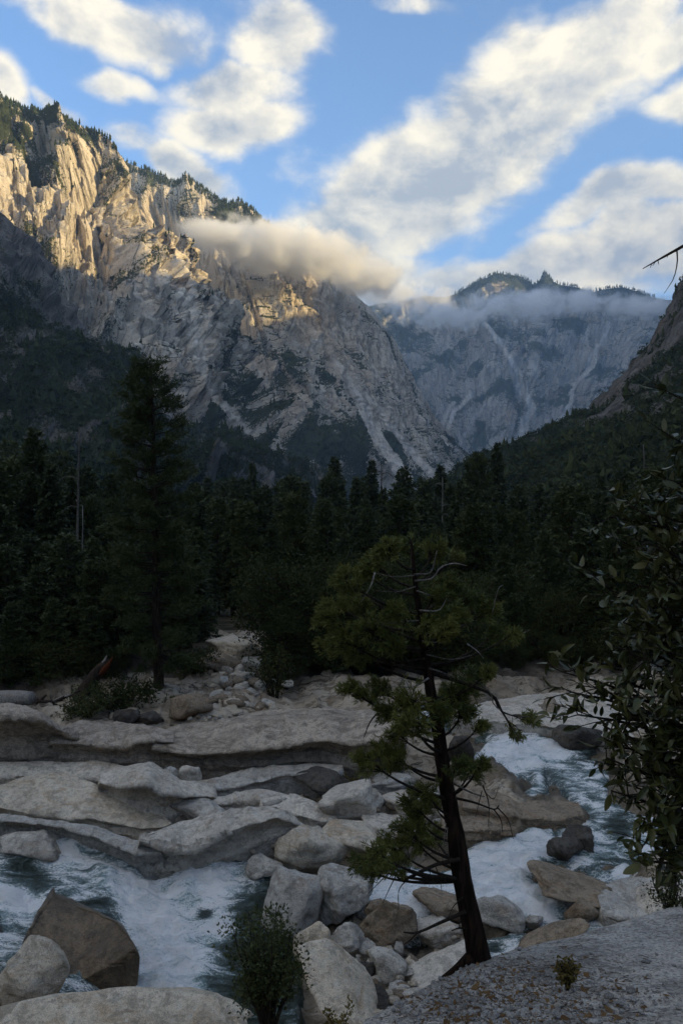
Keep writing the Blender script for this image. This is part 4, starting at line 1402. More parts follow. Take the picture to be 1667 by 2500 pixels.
loft_rock('granite_slab', 'long tilted pale slab with dark overhanging face above the pool', G_PALE,
          [(342, 2042), (420, 2012), (500, 1990), (580, 1975), (650, 1967), (700, 1980), (738, 2012)],
          [(342, 2050), (400, 2063), (455, 2071), (520, 2046), (600, 2016), (680, 1998), (741, 2020)],
          [(342, 2140), (400, 2152), (460, 2142), (520, 2122), (600, 2084), (680, 2048), (744, 2034)], .14, .65)
loft_rock('granite_slab', 'pale slab with rounded nose behind the long tilted slab', G_PALE,
          [(640, 1958), (720, 1936), (760, 1954), (818, 1992)], [(640, 1972), (720, 1990), (780, 2004), (822, 2008)], [(640, 2000), (720, 2024), (780, 2026), (826, 2020)], .14, .4)
loft_rock('granite_slab', 'thin pale layered slab behind the long tilted slab', G_PALE,
          [(500, 1950), (580, 1938), (650, 1938), (700, 1950)], [(500, 1968), (580, 1958), (650, 1955), (700, 1962)], [(500, 1988), (580, 1978), (650, 1974), (702, 1976)], .08, .3)
loft_rock('granite_slab', 'smooth pale slab sloping up to the forest edge', G_PALE,
          [(1105, 1728), (1180, 1714), (1260, 1700), (1340, 1689), (1450, 1688), (1600, 1700)], [(1105, 1745), (1200, 1760), (1290, 1764), (1380, 1778), (1480, 1800), (1610, 1850)],
          [(1105, 1760), (1200, 1774), (1290, 1778), (1380, 1796), (1480, 1826), (1615, 1880)], .05, .1)
loft_rock('granite_slab', 'large wet brown slab with water streaming over it', G_WET,
          [(62, 2292), (92, 2225), (132, 2166), (200, 2200), (288, 2238), (326, 2300)], [(62, 2310), (120, 2362), (200, 2394), (252, 2366), (300, 2336), (329, 2316)],
          [(62, 2330), (120, 2384), (200, 2412), (256, 2384), (304, 2352), (333, 2328)], .42, .0, Yf=20.8, bulge=.04, relief=.6)
loft_rock('granite_slab', 'wet grey slab dipping into the head of the cascade', G_WET,
          [(60, 2105), (130, 2088), (220, 2096), (300, 2118)], [(60, 2128), (130, 2120), (220, 2140), (290, 2185)], [(60, 2140), (130, 2134), (220, 2156), (288, 2206)], .25, .0)

loft_rock('granite_slab', 'broad polished tan slab between the upper and main rapids', G_BROWN,
          [(1130, 1915), (1230, 1935), (1330, 1945), (1410, 1960)], [(1130, 1970), (1250, 1992), (1350, 2004), (1425, 1990)], [(1130, 1996), (1250, 2014), (1350, 2024), (1430, 2004)], .03, .15, bulge=.03)
loft_rock('granite_slab', 'narrow brown ledge along the head of the main rapid', G_BROWN,
          [(1080, 1995), (1180, 1990), (1262, 2004)], [(1080, 2026), (1180, 2030), (1256, 2034)], [(1080, 2052), (1180, 2056), (1260, 2048)], .03, .3, bulge=.03)
loft_rock('granite_slab', 'smooth grey slab between the lower rapid and the ledge', G_GREY,
          [(1450, 2175), (1540, 2135), (1640, 2112), (1720, 2110)], [(1470, 2235), (1550, 2250), (1640, 2230), (1720, 2215)], [(1470, 2262), (1550, 2275), (1640, 2255), (1724, 2240)], .06, .1, bulge=.04)

# small stones
rng = np.random.RandomState(5)
protos = []
for i in range(8):
    V, T = rock_shape('ang' if i % 2 else 'round', 300 + i, 2)
    protos.append((V, T))
STONE_MATS = [G_PALE, G_GREY, G_WARM, G_BROWN]
stone_me = [raw_mesh('stone', V * 0.5, T, True, STONE_MATS[i % 4]) for i, (V, T) in enumerate(protos)]


def stone(px, py, wpx, label, group, hz=0.7):
    Yc = Y_at(py)
    s = wpx / F * Yc
    i = rng.randint(len(stone_me))
    o = link('stone', stone_me[i])
    o.location = ((px - CX) / F * Yc, Yc, float(ground_z((px - CX) / F * Yc, Yc)) + 0.2 + s * 0.12)
    o.scale = (s, s * rng.uniform(.7, 1.1), s * hz * rng.uniform(.7, 1.15))
    o.rotation_euler = (rng.uniform(-.3, .3), rng.uniform(-.3, .3), rng.uniform(0, 6.28))
    tag(o, label, 'stone', group)


for k in range(70):
    a = rng.uniform()
    stone(rng.normal(590 + 20 * math.sin(a * 6), 45), 1640 + a * 100, rng.uniform(12, 44), 'angular stone in the dry boulder gully beside the sand',
          'stones in the dry boulder gully')
for k in range(34):
    stone(rng.normal(530, 36), rng.uniform(1752, 1778), rng.uniform(7, 18), 'small pale stone strewn along the edge of the sand', 'small stones along the sand')
for k in range(9):
    stone(rng.uniform(612, 682), rng.uniform(2062, 2096), rng.uniform(14, 26), 'cobble in the heap beside the ribbed pale boulder', 'cobbles by the ribbed boulder')
for k in range(40):
    stone(rng.uniform(850, 1010), rng.uniform(2330, 2470), rng.uniform(14, 38), 'dark cobble in the gap among the grey boulders', 'cobbles in the boulder gap')
for k in range(36):
    stone(rng.uniform(860, 1080), rng.uniform(1890, 2050), rng.uniform(10, 30), 'loose stone on the cracked pale plates', 'stones on the cracked plates')
for k in range(14):
    stone(rng.uniform(1030, 1130), rng.uniform(2270, 2310), rng.uniform(8, 20), 'pebble between the pale boulders by the cedar', 'pebbles between pale boulders')

# ------------------------------------------------------------------ foreground ledge under the viewpoint
EDGE = np.array([(-3.0, -2.0), (-1.6, 1.0), (-0.75, 3.0), (-0.15, 4.4), (0.18, 5.15), (0.55, 5.75), (1.13, 6.45), (1.62, 6.85), (2.3, 7.25), (3.6, 8.3), (5.5, 9.4), (9, 11)])


def ledge_z(x, y):
    x, y = np.asarray(x, float), np.asarray(y, float)
    z = -1.6 - 0.36 * y + 0.055 * x
    z = z + 0.05 * fbm(x / 1.3, y / 1.3, 0, 201, 4) + 0.012 * fbm(x / 0.2, y / 0.2, 0, 202, 3)
    crack = np.exp(-((y - 4.95 - 0.10 * (x - 1.9) - 0.05 * np.sin(x * 3)) / 0.05) ** 2) * sstep(1.5, 1.8, x) * 0.06
    z = z - crack
    d = line_d(x, y, EDGE.tolist())
    inside = np.interp(x, EDGE[:, 0], EDGE[:, 1]) > y
    sd = np.where(inside, d, -d)
    z = z - 0.35 * (1 - sstep(-0.25, 0.35, sd)) ** 2 * 0.4
    return z - np.where(sd < 0, 1.8 * np.abs(sd) ** 1.15, 0), sd


xs = np.linspace(-5, 10, 280)
ys = np.linspace(-2.5, 13, 290)
X, Yl = np.meshgrid(xs, ys, indexing='ij')
Z, SD = ledge_z(X, Yl)
Z = np.maximum(Z, gz(np.maximum(Yl, 5)) - 1.0)
o = link('granite_ledge', raw_mesh('granite_ledge', np.stack([X, Yl, Z], 2).reshape(-1, 3), grid_faces(len(xs), len(ys)), True, G_LEDGE))
tag(o, 'coarse grey granite ledge sloping away under the cedar', None, None, 'structure')


def ledge_hit(px, py):
    """point of the ledge under a line of sight"""
    yy = np.linspace(2, 12, 500)
    x = (px - CX) / F * yy
    z = (HY - py) / F * yy
    lz, _ = ledge_z(x, yy)
    i = int(np.argmax(z < lz))
    f_ = (z[i - 1] - lz[i - 1]) / max((z[i - 1] - lz[i - 1]) - (z[i] - lz[i]), 1e-6) if i > 0 else 0
    i0 = max(i - 1, 0)
    yv = yy[i0] + (yy[i] - yy[i0]) * f_
    return np.array([(px - CX) / F * yv, yv, lz[i0] + (lz[i] - lz[i0]) * f_])


# gravel, bark chips and dry leaves on the ledge
mb = {'gravel': MB(), 'leaf_litter': MB()}
V0, T0 = ICO[2]
V1, T1 = rock_shape('ang', 801, 1)
rng = np.random.RandomState(9)
for k in range(4200):
    px = rng.normal(1205, 165)
    py = rng.normal(2435, 52)
    if py > 2620 or px < 880 or px > 1660:
        continue
    p = ledge_hit(px, py)
    _, sdd = ledge_z(p[0:1], p[1:2])
    if sdd[0] < 0.03:
        continue
    s = 0.004 + 0.013 * rng.uniform() ** 3 + (0.018 if rng.uniform() < 0.03 else 0)
    if rng.uniform() < 0.72:
        q = rng.randint(0, 6)
        W = (V1[:, [0, 1, 2]] * [s * rng.uniform(.8, 1.4), s, s * .75])
        a = rng.uniform(0, 6.28)
        W = W @ np.array([[math.cos(a), -math.sin(a), 0], [math.sin(a), math.cos(a), 0], [0, 0, 1]])
        mb['gravel'].add(W + p + [0, 0, s * .3], T1)
    else:
        s *= 1.25
        a, b = rng.uniform(0, 6.28), rng.uniform(-.5, .5)
        dx = np.array([math.cos(a), math.sin(a), b * .6]) * s * 1.5
        dy = np.array([-math.sin(a), math.cos(a), rng.uniform(-.4, .4)]) * s * 0.6
        u = np.array([0, 0, 0.003 + s * 0.3])
        mb['leaf_litter'].add(np.array([p - dx, p + dy + u, p + dx + u, p - dy]) + [0, 0, 0.004], [(0, 1, 2), (0, 2, 3)])
tw_ = MB()
for k in range(420):
    p = ledge_hit(rng.normal(1240, 190), rng.normal(2420, 70))
    if ledge_z(p[0:1], p[1:2])[1][0] < 0.05 or p[1] < 2.5:
        continue
    a, ln = rng.uniform(0, 6.28), rng.uniform(.012, .05) * (3 if rng.uniform() < .07 else 1)
    d_ = np.array([math.cos(a), math.sin(a), -.36 * math.sin(a)]) * ln
    tw_.tube(np.array([p - d_, p + rng.normal(0, .004, 3), p + d_]) + [0, 0, .006], [.0022, .0026, .0014], 4)
tag(link('twig_litter', tw_.mesh('twig_litter', bark_mat('dry twig litter', (0.06, 0.04, 0.025), (0.20, 0.14, 0.09), 4.0))), 'fine dry twigs and needles strewn over the granite ledge', None, None, 'stuff')
G_GRAVEL = granite('granite gravel', (0.50, 0.48, 0.45), (0.25, 0.24, 0.225), (0.20, 0.14, 0.09), 0.6, scale=3)
L_LITTER = leaf_mat('brown leaf litter', (0.07, 0.04, 0.02), (0.24, 0.15, 0.07), 0.9, 0.1)
tag(link('gravel', mb['gravel'].mesh('gravel', G_GRAVEL, False)), 'grey gravel strewn over the granite ledge', None, None, 'stuff')
tag(link('leaf_litter', mb['leaf_litter'].mesh('leaf_litter', L_LITTER, False)), 'brown dry leaves and bark chips on the granite ledge', None, None, 'stuff')
for (px, py, w, lab) in ((1337, 2427, 20, 'small whitish stone lying in the gravel of the ledge'), (1235, 2470, 24, 'grey stone lying in the gravel near the dry tuft'),
                         (1270, 2342, 16, 'dark chip of rock on the ledge beside the cedar foot'), (1360, 2460, 22, 'flat pale stone lying below the dry tuft')):
    p = ledge_hit(px, py)
    s = w / F * p[1]
    o = link('stone', stone_me[0 if 'whit' in lab or 'pale' in lab else 1], None, tuple(p + [0, 0, s * .2]))
    o.scale = (s * 1.2, s, s * .7)
    tag(o, lab, 'stone')


# ------------------------------------------------------------------ foliage helpers
def fan_sprays(mb_, centres, dirs, rng, size, blades=4, width=0.22, droop=0.15):
    """needle sprays: several slim pointed blades leaving each centre"""
    n = len(centres)
    centres = np.repeat(np.asarray(centres), blades, 0)
    d = np.repeat(np.asarray(dirs), blades, 0) + rng.normal(0, 0.55, (n * blades, 3))
    d[:, 2] -= droop
    d /= np.linalg.norm(d, axis=1)[:, None] + 1e-9
    s = size * rng.uniform(0.55, 1.25, n * blades)[:, None]
    side = np.cross(d, rng.normal(size=d.shape))
    side /= np.linalg.norm(side, axis=1)[:, None] + 1e-9
    a = centres
    m_ = centres + d * s * 0.5
    tip = centres + d * s
    tip[:, 2] -= droop * s[:, 0] * 0.3
    V = np.stack([a, m_ + side * s * width, tip, m_ - side * s * width], 1).reshape(-1, 3)
    k = np.arange(n * blades) * 4
    T = np.concatenate([np.stack([k, k + 1, k + 2], 1), np.stack([k, k + 2, k + 3], 1)])
    mb_.add(V, T)


def conifer_proto(seed, H=20.0, half=2.6, style='fir', dens=1.0, sprays=0.55, bare=0.12):
    """trunk and crown meshes of a conifer of height H standing at the origin"""
    rng = np.random.RandomState(seed)
    tr, cr = MB(), MB()
    zs = np.linspace(-0.8, H * 0.99, 14)
    wob = np.stack([0.05 * H / 20 * np.cumsum(rng.normal(0, .35, 14)), 0.05 * H / 20 * np.cumsum(rng.normal(0, .35, 14)), zs], 1)
    rad = 0.017 * H * (1 - np.clip(zs / H, 0, 1)) ** 0.85 + 0.012
    tr.tube(wob, rad, 8)
    nb = int(H * 6.2 * dens)
    ph = 0
    for b in range(nb):
        f = (b + rng.uniform()) / nb
        z = H * (bare + (0.985 - bare) * f)
        if style == 'fir':
            L = half * (1 - f) ** 0.75 * rng.uniform(0.7, 1.15) + 0.12
            rise = -0.30 + 0.55 * f
        elif style == 'pine':
            L = half * (math.sin(math.pi * min(1, 0.12 + 0.80 * f ** 0.8)) ** 0.7) * rng.uniform(0.45, 1.15) * (1.0 if f > .3 else .8)
            rise = 0.05 + 0.55 * f
        else:
            L = half * (1 - f) ** 0.55 * rng.uniform(0.55, 1.2) + 0.2
            rise = -0.1 + 0.6 * f
        ph += 2.399 + rng.normal(0, .25)
        dirv = np.array([math.cos(ph), math.sin(ph), rise])
        dirv /= np.linalg.norm(dirv)
        k = 5
        q = np.linspace(0, 1, k)
        p0 = np.array([np.interp(z, zs, wob[:, 0]), np.interp(z, zs, wob[:, 1]), z])
        pts = p0 + dirv * L * q[:, None]
        pts[:, 2] += (-0.22 if style == 'fir' else -0.10) * L * q ** 2 + (0.12 * L * q ** 3)
        tr.tube(pts, np.linspace(0.018 * L + 0.008, 0.006, k), 4)
        start = 0.12 if style == 'fir' else (0.5 if style == 'pine' else 0.25)
        ns = max(5, int(L / sprays * (7.5 if style != 'pine' else 8.5)))
        tt = rng.uniform(start, 1.02, ns)
        c = np.stack([np.interp(tt, q, pts[:, j]) for j in range(3)], 1)
        spread = (0.20 if style == 'fir' else 0.30) * L * (1.1 - 0.6 * tt)
        sd = np.cross(dirv, [0, 0, 1.0])
        sd /= np.linalg.norm(sd)
        lat = rng.uniform(-1, 1, ns) * spread
        c = c + sd * lat[:, None] + np.stack([0 * tt, 0 * tt, rng.normal(0, 0.05 * L + 0.04, ns) - np.abs(lat) * 0.15], 1)
        dd = dirv * 0.7 + sd * np.sign(lat)[:, None] * 0.6
        if style == 'pine':
            dd = dd * 0.5 + [0, 0, 0.4]
        fan_sprays(cr, c, dd, rng, sprays, 4, 0.17 if style != 'pine' else 0.13, 0.18 if style == 'fir' else 0.05)
    return tr, cr


def oak_proto(seed, H=8.0, half=3.4, leaf=0.21, n_clump=50, per=120):
    rng = np.random.RandomState(seed)
    tr, cr = MB(), MB()
    tr.tube(smooth_line([(0, 0, -.6), (0.1, 0, H * .2), (-.15, .1, H * .45), (.1, 0, H * .7)], 10), np.linspace(0.032 * H, 0.05, 10), 8)
    for k in range(n_clump):
        a = rng.uniform(0, 6.28)
        f = rng.uniform(0.0, 1)
        rr = half * (0.35 + 0.65 * math.sin(math.pi * (0.12 + 0.76 * f))) * math.sqrt(rng.uniform(0.10, 1))
        c = np.array([math.cos(a) * rr, math.sin(a) * rr, H * (0.16 + 0.76 * f)])
        cr_r = rng.uniform(0.10, 0.2) * H
        st = np.array([0, 0, H * (0.12 + 0.45 * f)])
        tr.tube(smooth_line([st, st * .5 + c * .5 + [0, 0, .04 * H], c], 5), np.linspace(0.009 * H, 0.004 * H, 5), 4)
        v = rng.normal(size=(per, 3))
        v /= np.linalg.norm(v, axis=1)[:, None]
        pos = c + v * (cr_r * rng.uniform(0.45, 1.05, per))[:, None] * [1.15, 1.15, 0.75]
        fan_sprays(cr, pos, v + [0, 0, .25], rng, leaf, 2, 0.30, 0.05)
    return tr, cr


TREE_PROTO = {}


def proto(key, maker, leafmat, barkmat, smooth=False):
    tr, cr = maker()
    TREE_PROTO[key] = (tr.mesh('trunk', barkmat), cr.mesh('crown', leafmat, smooth))


for i in range(3):
    proto('fir%d' % i, lambda i=i: conifer_proto(400 + i, 20, 2.5 + .3 * i, 'fir', 1.0, 0.62), L_CONIFER, B_PINE)
for i in range(2):
    proto('cedar%d' % i, lambda i=i: conifer_proto(420 + i, 20, 3.2, 'cedar', 0.9, 0.60), L_CONIFER, B_PINE)
for i in range(2):
    proto('pine%d' % i, lambda i=i: conifer_proto(440 + i, 20, 3.3, 'pine', 0.85, 0.62, 0.22), L_PINE, B_PINE)
for i in range(3):
    proto('oak%d' % i, lambda i=i: oak_proto(460 + i), L_OAK, B_PINE)
proto('young0', lambda: conifer_proto(480, 20, 4.2, 'cedar', 0.8, 0.8, 0.03), L_CONIFER, B_PINE)


def plant_tree(key, x, Y, top_z=None, height=None, rotz=0, name='conifer', label='', cat='tree', group=None, wide=1.0):
    H0 = 8.0 if key.startswith('oak') else 20.0
    gzv = float(ground_z(x, Y)) - 0.1
    Hh = height if height is not None else top_z - gzv
    s = Hh / H0
    e = bpy.data.objects.new(name, None)
    COL.objects.link(e)
    e.empty_display_size = 0.5
    e.location = (x, Y, gzv)
    e.rotation_euler = (0, 0, rotz)
    e.scale = (s * wide, s * wide, s)
    tag(e, label, cat, group)
    tm, cm = TREE_PROTO[key]
    link('trunk', tm, e)
    link('crown', cm, e)
    return e


def tree_px(key, px, top, Y, rng, **kw):
    x = (px - CX) / F * Y
    return plant_tree(key, x, Y, top_z=(HY - top) / F * Y, rotz=rng.uniform(0, 6.28), **kw)


rng = np.random.RandomState(77)
# trees that stand out of the forest
tree_px('fir0', 818, 1112, 150, rng, name='fir_tree', label='tallest dark spire fir beside the dead snag in the middle of the forest', wide=1.15)
tree_px('fir1', 908, 1122, 158, rng, name='fir_tree', label='open branched fir directly beside the bare grey snag', wide=.9)
tree_px('pine0', 1165, 1113, 140, rng, name='pine_tree', label='round topped pine beside the narrow spire at the valley gap', wide=.9)
tree_px('fir2', 1214, 1078, 145, rng, name='fir_tree', label='narrow tall spire fir standing in the valley gap', wide=.85)
tree_px('fir0', 617, 1128, 165, rng, name='fir_tree', label='dark fir spire above the white snag at the forest edge', wide=.9)
tree_px('fir2', 1075, 1132, 170, rng, name='fir_tree', label='fir with drooping dead lower limbs left of the round topped pine', wide=1.0)
tree_px('cedar0', 985, 1140, 165, rng, name='cedar_tree', label='broad dark cedar between the snag and the drooping fir', wide=1.1)
tree_px('cedar1', 85, 1045, 72, rng, name='cedar_tree', label='tall dark cedar left of the two grey dead trunks', wide=1.0)
tree_px('pine1', 720, 1175, 150, rng, name='pine_tree', label='pine with twin tops before the pale rock slope', wide=.8)

# fill of the forest: rows from near to far
SHARED = 'dark conifer standing in the dense forest beyond the river slabs'
GROUP = 'conifers of the valley forest'


def fill(n, ya, yb, topfn, keys, name, label, group, pxr=(-120, 1780), wide=(0.85, 1.15), avoid=None):
    for k in range(n):
        px = pxr[0] + (pxr[1] - pxr[0]) * (k + rng.uniform()) / n
        Y = rng.uniform(ya, yb)
        if avoid is not None and avoid(px, Y):
            continue
        tree_px(keys[rng.randint(len(keys))], px, topfn(px), Y, rng, name=name, label=label, group=group, wide=rng.uniform(*wide))


def top_far(px):
    edge = 1150 - 70 * sstep(500, 0, px) - 40 * sstep(1350, 1667, px)
    return edge + abs(rng.normal(0, 38)) + rng.uniform(0, 20)


def top_mid(px):
    return 1235 - 110 * sstep(450, 0, px) - 90 * sstep(1300, 1667, px) + rng.uniform(-30, 80)


def top_near(px):
    return 1370 - 70 * sstep(300, 0, px) - 40 * sstep(1250, 1667, px) + rng.uniform(-30, 70)


CON = ['fir0', 'fir1', 'fir2', 'cedar0', 'cedar1', 'pine0', 'pine1']
fill(80, 150, 330, top_far, CON, 'conifer', SHARED, GROUP)
fill(62, 92, 145, top_far, CON[:5], 'conifer', SHARED, GROUP, wide=(.9, 1.2))
fill(60, 66, 92, top_mid, CON, 'conifer', SHARED, GROUP, wide=(1.0, 1.35))
fill(24, 54, 64, lambda px: top_near(px) - 60, ['cedar0', 'cedar1', 'young0', 'fir1', 'pine0'], 'conifer', 'young conifer at the forest edge behind the river slabs', 'young conifers at the forest edge',
     pxr=(-140, 640), wide=(1.1, 1.5), avoid=lambda px, Y: 470 < px < 690)
fill(16, 56, 66, top_near, ['oak0', 'oak1', 'oak2', 'cedar0'], 'oak_tree', 'rounded dark live oak at the forest edge behind the river slabs', 'live oaks at the forest edge',
     pxr=(600, 1780), wide=(.9, 1.2))
fill(15, 48, 56, lambda px: top_near(px) + 70, ['oak0', 'oak1', 'oak2', 'young0'], 'oak_tree', 'rounded dark live oak at the forest edge behind the river slabs',
     'live oaks at the forest edge', pxr=(640, 1780), wide=(.9, 1.25))
# left clump of low oaks, right edge trees
for (px, top, Y, key, w) in ((40, 1560, 44, 'oak0', 1.5), (150, 1560, 43.5, 'oak1', 1.5), (260, 1580, 44, 'oak2', 1.4), (-60, 1540, 45, 'oak2', 1.5),
                             (720, 1355, 47, 'oak1', 1.1), (800, 1400, 46, 'oak2', 1.1), (880, 1390, 47, 'oak0', 1.1), (700, 1480, 44, 'oak0', .8), (960, 1420, 46, 'oak1', 1.1),
                             (1060, 1400, 47, 'oak2', 1.1), (1130, 1440, 45, 'oak0', 1.0)):
    tree_px(key, px, top, Y, rng, name='oak_tree', label='rounded dark live oak at the forest edge behind the river slabs', group='live oaks at the forest edge', wide=w)
for (px, top, Y, key, w) in ((1230, 1330, 50, 'cedar0', 1.1), (1330, 1290, 52, 'cedar1', 1.1), (1420, 1250, 50, 'fir0', 1.3), (1510, 1230, 48, 'cedar0', 1.2), (1600, 1180, 50, 'cedar1', 1.2),
                             (1680, 1120, 48, 'fir1', 1.3)):
    tree_px(key, px, top, Y, rng, name='conifer', label='dark young conifer behind the smooth pale slab by the upper rapid', group='young conifers behind the pale slab', wide=w)


for (px, top, Y) in ((1010, 1560, 47), (1075, 1590, 46.5), (1135, 1560, 47.5), (1190, 1540, 48), (1250, 1560, 47), (1310, 1530, 48), (1370, 1550, 47), (1440, 1540, 48), (1500, 1520, 47),
                     (1560, 1540, 48), (1640, 1520, 47), (930, 1580, 47), (860, 1560, 47), (780, 1570, 46)):
    tree_px('oak%d' % (int(px) % 3), px, top, Y, rng, name='oak_shrub', label='low dark oak scrub filling the foot of the forest', group='oak scrub at the foot of the forest', cat='shrub', wide=1.35)


for (px, top, Y, key, w) in ((20, 1330, 47, 'cedar0', 1.5), (95, 1380, 46, 'young0', 1.2), (165, 1300, 48, 'cedar1', 1.5), (240, 1370, 46, 'pine1', 1.5), (300, 1330, 48, 'cedar0', 1.4), (-50, 1280, 48, 'fir1', 1.6),
                             (440, 1400, 50, 'cedar1', 1.4), (480, 1330, 54, 'fir2', 1.4), (130, 1460, 44, 'young0', 1.1), (30, 1470, 44, 'young0', 1.2), (225, 1480, 44, 'cedar1', 1.6)):
    tree_px(key, px, top, Y, rng, name='conifer', label='young conifer at the forest edge behind the river slabs', group='young conifers at the forest edge', wide=w)


# the tall pine, built for itself
def big_pine():
    Y = 42.0
    x = (388 - CX) / F * Y
    z0 = float(ground_z(x, Y)) - 0.15
    H = (HY - 885) / F * Y - z0
    tr, cr = MB(), MB()
    rng = np.random.RandomState(31)
    zs = np.linspace(-0.6, H * .99, 18)
    lean = np.stack([(-18 / F * Y) * np.clip(zs / H, 0, 1) + 0.03 * np.sin(zs), 0 * zs, zs], 1)
    tr.tube(lean, 0.27 * (1 - np.clip(zs / H, 0, 1)) ** 0.7 + 0.02, 10)
    nb = 215
    for b in range(nb):
        f = (b + rng.uniform()) / nb
        z = H * (0.07 + 0.925 * f)
        hw = np.interp(f, [0, .15, .4, .62, .75, .85, .95, 1], [1.9, 2.5, 2.6, 2.3, 2.0, 1.75, 1.30, 0.75])
        L = hw * rng.uniform(0.35, 1.12)
        a = rng.uniform(0, 6.28)
        rise = -0.15 + 0.55 * f
        d = np.array([math.cos(a), math.sin(a), rise])
        d /= np.linalg.norm(d)
        p0 = np.array([np.interp(z, zs, lean[:, 0]), 0, z])
        q = np.linspace(0, 1, 6)
        pts = p0 + d * L * q[:, None]
        pts[:, 2] += -0.10 * L * q + 0.22 * L * q ** 2.2 + rng.normal(0, .02, 6)
        tr.tube(pts, np.linspace(0.032 * L ** .5, 0.008, 6), 5)
        if f < 0.10 and rng.uniform() < 0.35:
            continue
        ns = int(26 * L) + 10
        tt = rng.uniform(0.42, 1.03, ns) ** 0.8
        c = np.stack([np.interp(tt, q, pts[:, j]) for j in range(3)], 1)
        c += rng.normal(0, 0.17, (ns, 3)) * [1, 1, .6]
        dd = d * 0.5 + [0, 0, .3] + rng.normal(0, .3, (ns, 3))
        fan_sprays(cr, c, dd, rng, 0.28, 6, 0.075, 0.03)
    e = bpy.data.objects.new('pine_tree', None)
    COL.objects.link(e)
    e.location = (x, Y, z0)
    tag(e, 'tall pine with open crown and straight trunk rising above the river bank', 'tree')
    link('trunk', tr.mesh('trunk', B_PINE), e)
    tag(link('crown', cr.mesh('crown', L_PINE, False), e), None, None, None, None)


big_pine()


def snag(px, top, base, Y, w, label, lean=0, limbs=6, mat=B_GREY, seed=1):
    rng = np.random.RandomState(seed)
    x = (px - CX) / F * Y
    zt = (HY - top) / F * Y
    zb = float(ground_z(x, Y)) - .2 if base is None else (HY - base) / F * Y
    H = zt - zb
    e = bpy.data.objects.new('dead_tree', None)
    COL.objects.link(e)
    e.location = (x, Y, zb)
    tag(e, label, 'dead tree')
    t = MB()
    zs = np.linspace(0, H, 10)
    r0 = w / F * Y * 0.5
    t.tube(np.stack([lean * zs / H + 0.02 * H / 10 * rng.normal(size=10), 0 * zs, zs], 1), r0 * (1 - 0.72 * zs / H), 7)
    link('trunk', t.mesh('trunk', mat), e)
    for k in range(limbs):
        f = rng.uniform(.35, .95)
        a = rng.choice([0, math.pi]) + rng.normal(0, .6)
        L = H * rng.uniform(.05, .14)
        b = MB()
        p = np.array([lean * f, 0, H * f])
        b.tube(smooth_line([p, p + [math.cos(a) * L * .5, math.sin(a) * L * .5, L * .1], p + [math.cos(a) * L, math.sin(a) * L, -L * .35]], 6),
               np.linspace(r0 * .3, r0 * .08, 6), 5)
        link('limb', b.mesh('limb', mat), e)


snag(931, 1130, None, 150, 7, 'bare pointed snag rising beside the open branched fir', 0, 3, B_PINE, 1)
snag(632, 1272, None, 95, 5, 'thin white dead tree with short stubs before the dark firs', 0, 9, B_GREY, 2)
snag(186, 1040, None, 66, 9, 'tall grey dead trunk beside the dark cedar', 0.3, 4, B_TWIG, 3)
snag(200, 1235, None, 64, 5, 'thin pale dead stem next to the tall grey dead trunk', 0.1, 2, B_GREY, 4)
snag(1080, 1165, None, 130, 4, 'pale dead tree with drooping limbs among the dark firs', 0, 10, B_GREY, 5)
snag(1570, 1085, None, 95, 6, 'grey dead trunk standing on the right forest slope', 0, 8, B_TWIG, 6)

# leaning broken trunk with red heartwood, bleached log, driftwood
Yk = 40.0


def pt(px, py, Y):
    return P3(px, py, Y)


e = bpy.data.objects.new('broken_trunk', None)
COL.objects.link(e)
org = pt(190, 1722, 40.5)
e.location = org
tag(e, 'leaning broken dark trunk with a splintered red tip', 'dead tree')
t = MB()
L = smooth_line([pt(178, 1728, 40.5), pt(205, 1690, 40.4), pt(240, 1640, 40.2), pt(268, 1612, 40.0)], 9) - org
t.tube(L, np.array([.62, .50, .42, .38, .34, .31, .28, .22, .10]), 9)
link('trunk', t.mesh('trunk', B_PINE), e)
t = MB()
t.tube(smooth_line([pt(245, 1648, 39.95), pt(262, 1628, 39.8), pt(276, 1604, 39.75)], 6) - org, np.array([.10, .16, .17, .12, .07, .02]), 6)
link('splinter', t.mesh('splinter', B_RED), e)
t = MB()
t.tube(smooth_line([pt(236, 1640, 40.1), pt(255, 1615, 40.0), pt(262, 1600, 40.0)], 5) - org, np.array([.08, .10, .08, .05, .02]), 5)
link('splinter', t.mesh('splinter', B_GREY), e)


def log(pts, radii, mat, name, label, sides=9):
    org_ = np.asarray(pts[0], float)
    t_ = MB()
    ln = smooth_line(pts, 9) - org_
    t_.tube(ln, np.interp(np.linspace(0, 1, 9), np.linspace(0, 1, len(radii)), radii), sides)
    return tag(link(name, t_.mesh(name, mat), None, tuple(org_)), label, 'log')


log([pt(-60, 1712, 39.5), pt(0, 1708, 39.4), pt(45, 1706, 39.2), pt(80, 1705, 39.0)], [.45, .45, .42, .33], B_GREY, 'fallen_log',
    'thick bleached grey log lying above the dark fronted slab', 10)
dw = np.random.RandomState(12)
for k in range(14):
    a, b = dw.uniform(70, 175), dw.uniform(1698, 1738)
    ln = dw.uniform(25, 70)
    an = dw.normal(-.35, .5)
    Yd = dw.uniform(38.4, 39.4)
    log([pt(a - ln / 2, b + math.sin(an) * ln * -.4, Yd), pt(a, b, Yd + .1), pt(a + ln / 2, b + math.sin(an) * ln * .4, Yd + dw.normal(0, .3))], [.07, .09, .03],
        B_GREY if k % 3 == 0 else B_PINE, 'driftwood', 'grey driftwood branch jammed between the bleached log and broken trunk', 5)['group'] = 'jammed driftwood'
log([pt(428, 1797, 36.2), pt(438, 1798, 36.1), pt(448, 1798, 36.1)], [.035, .035, .03], B_GREY, 'stick', 'short white stick lying on the whaleback shelf', 5)

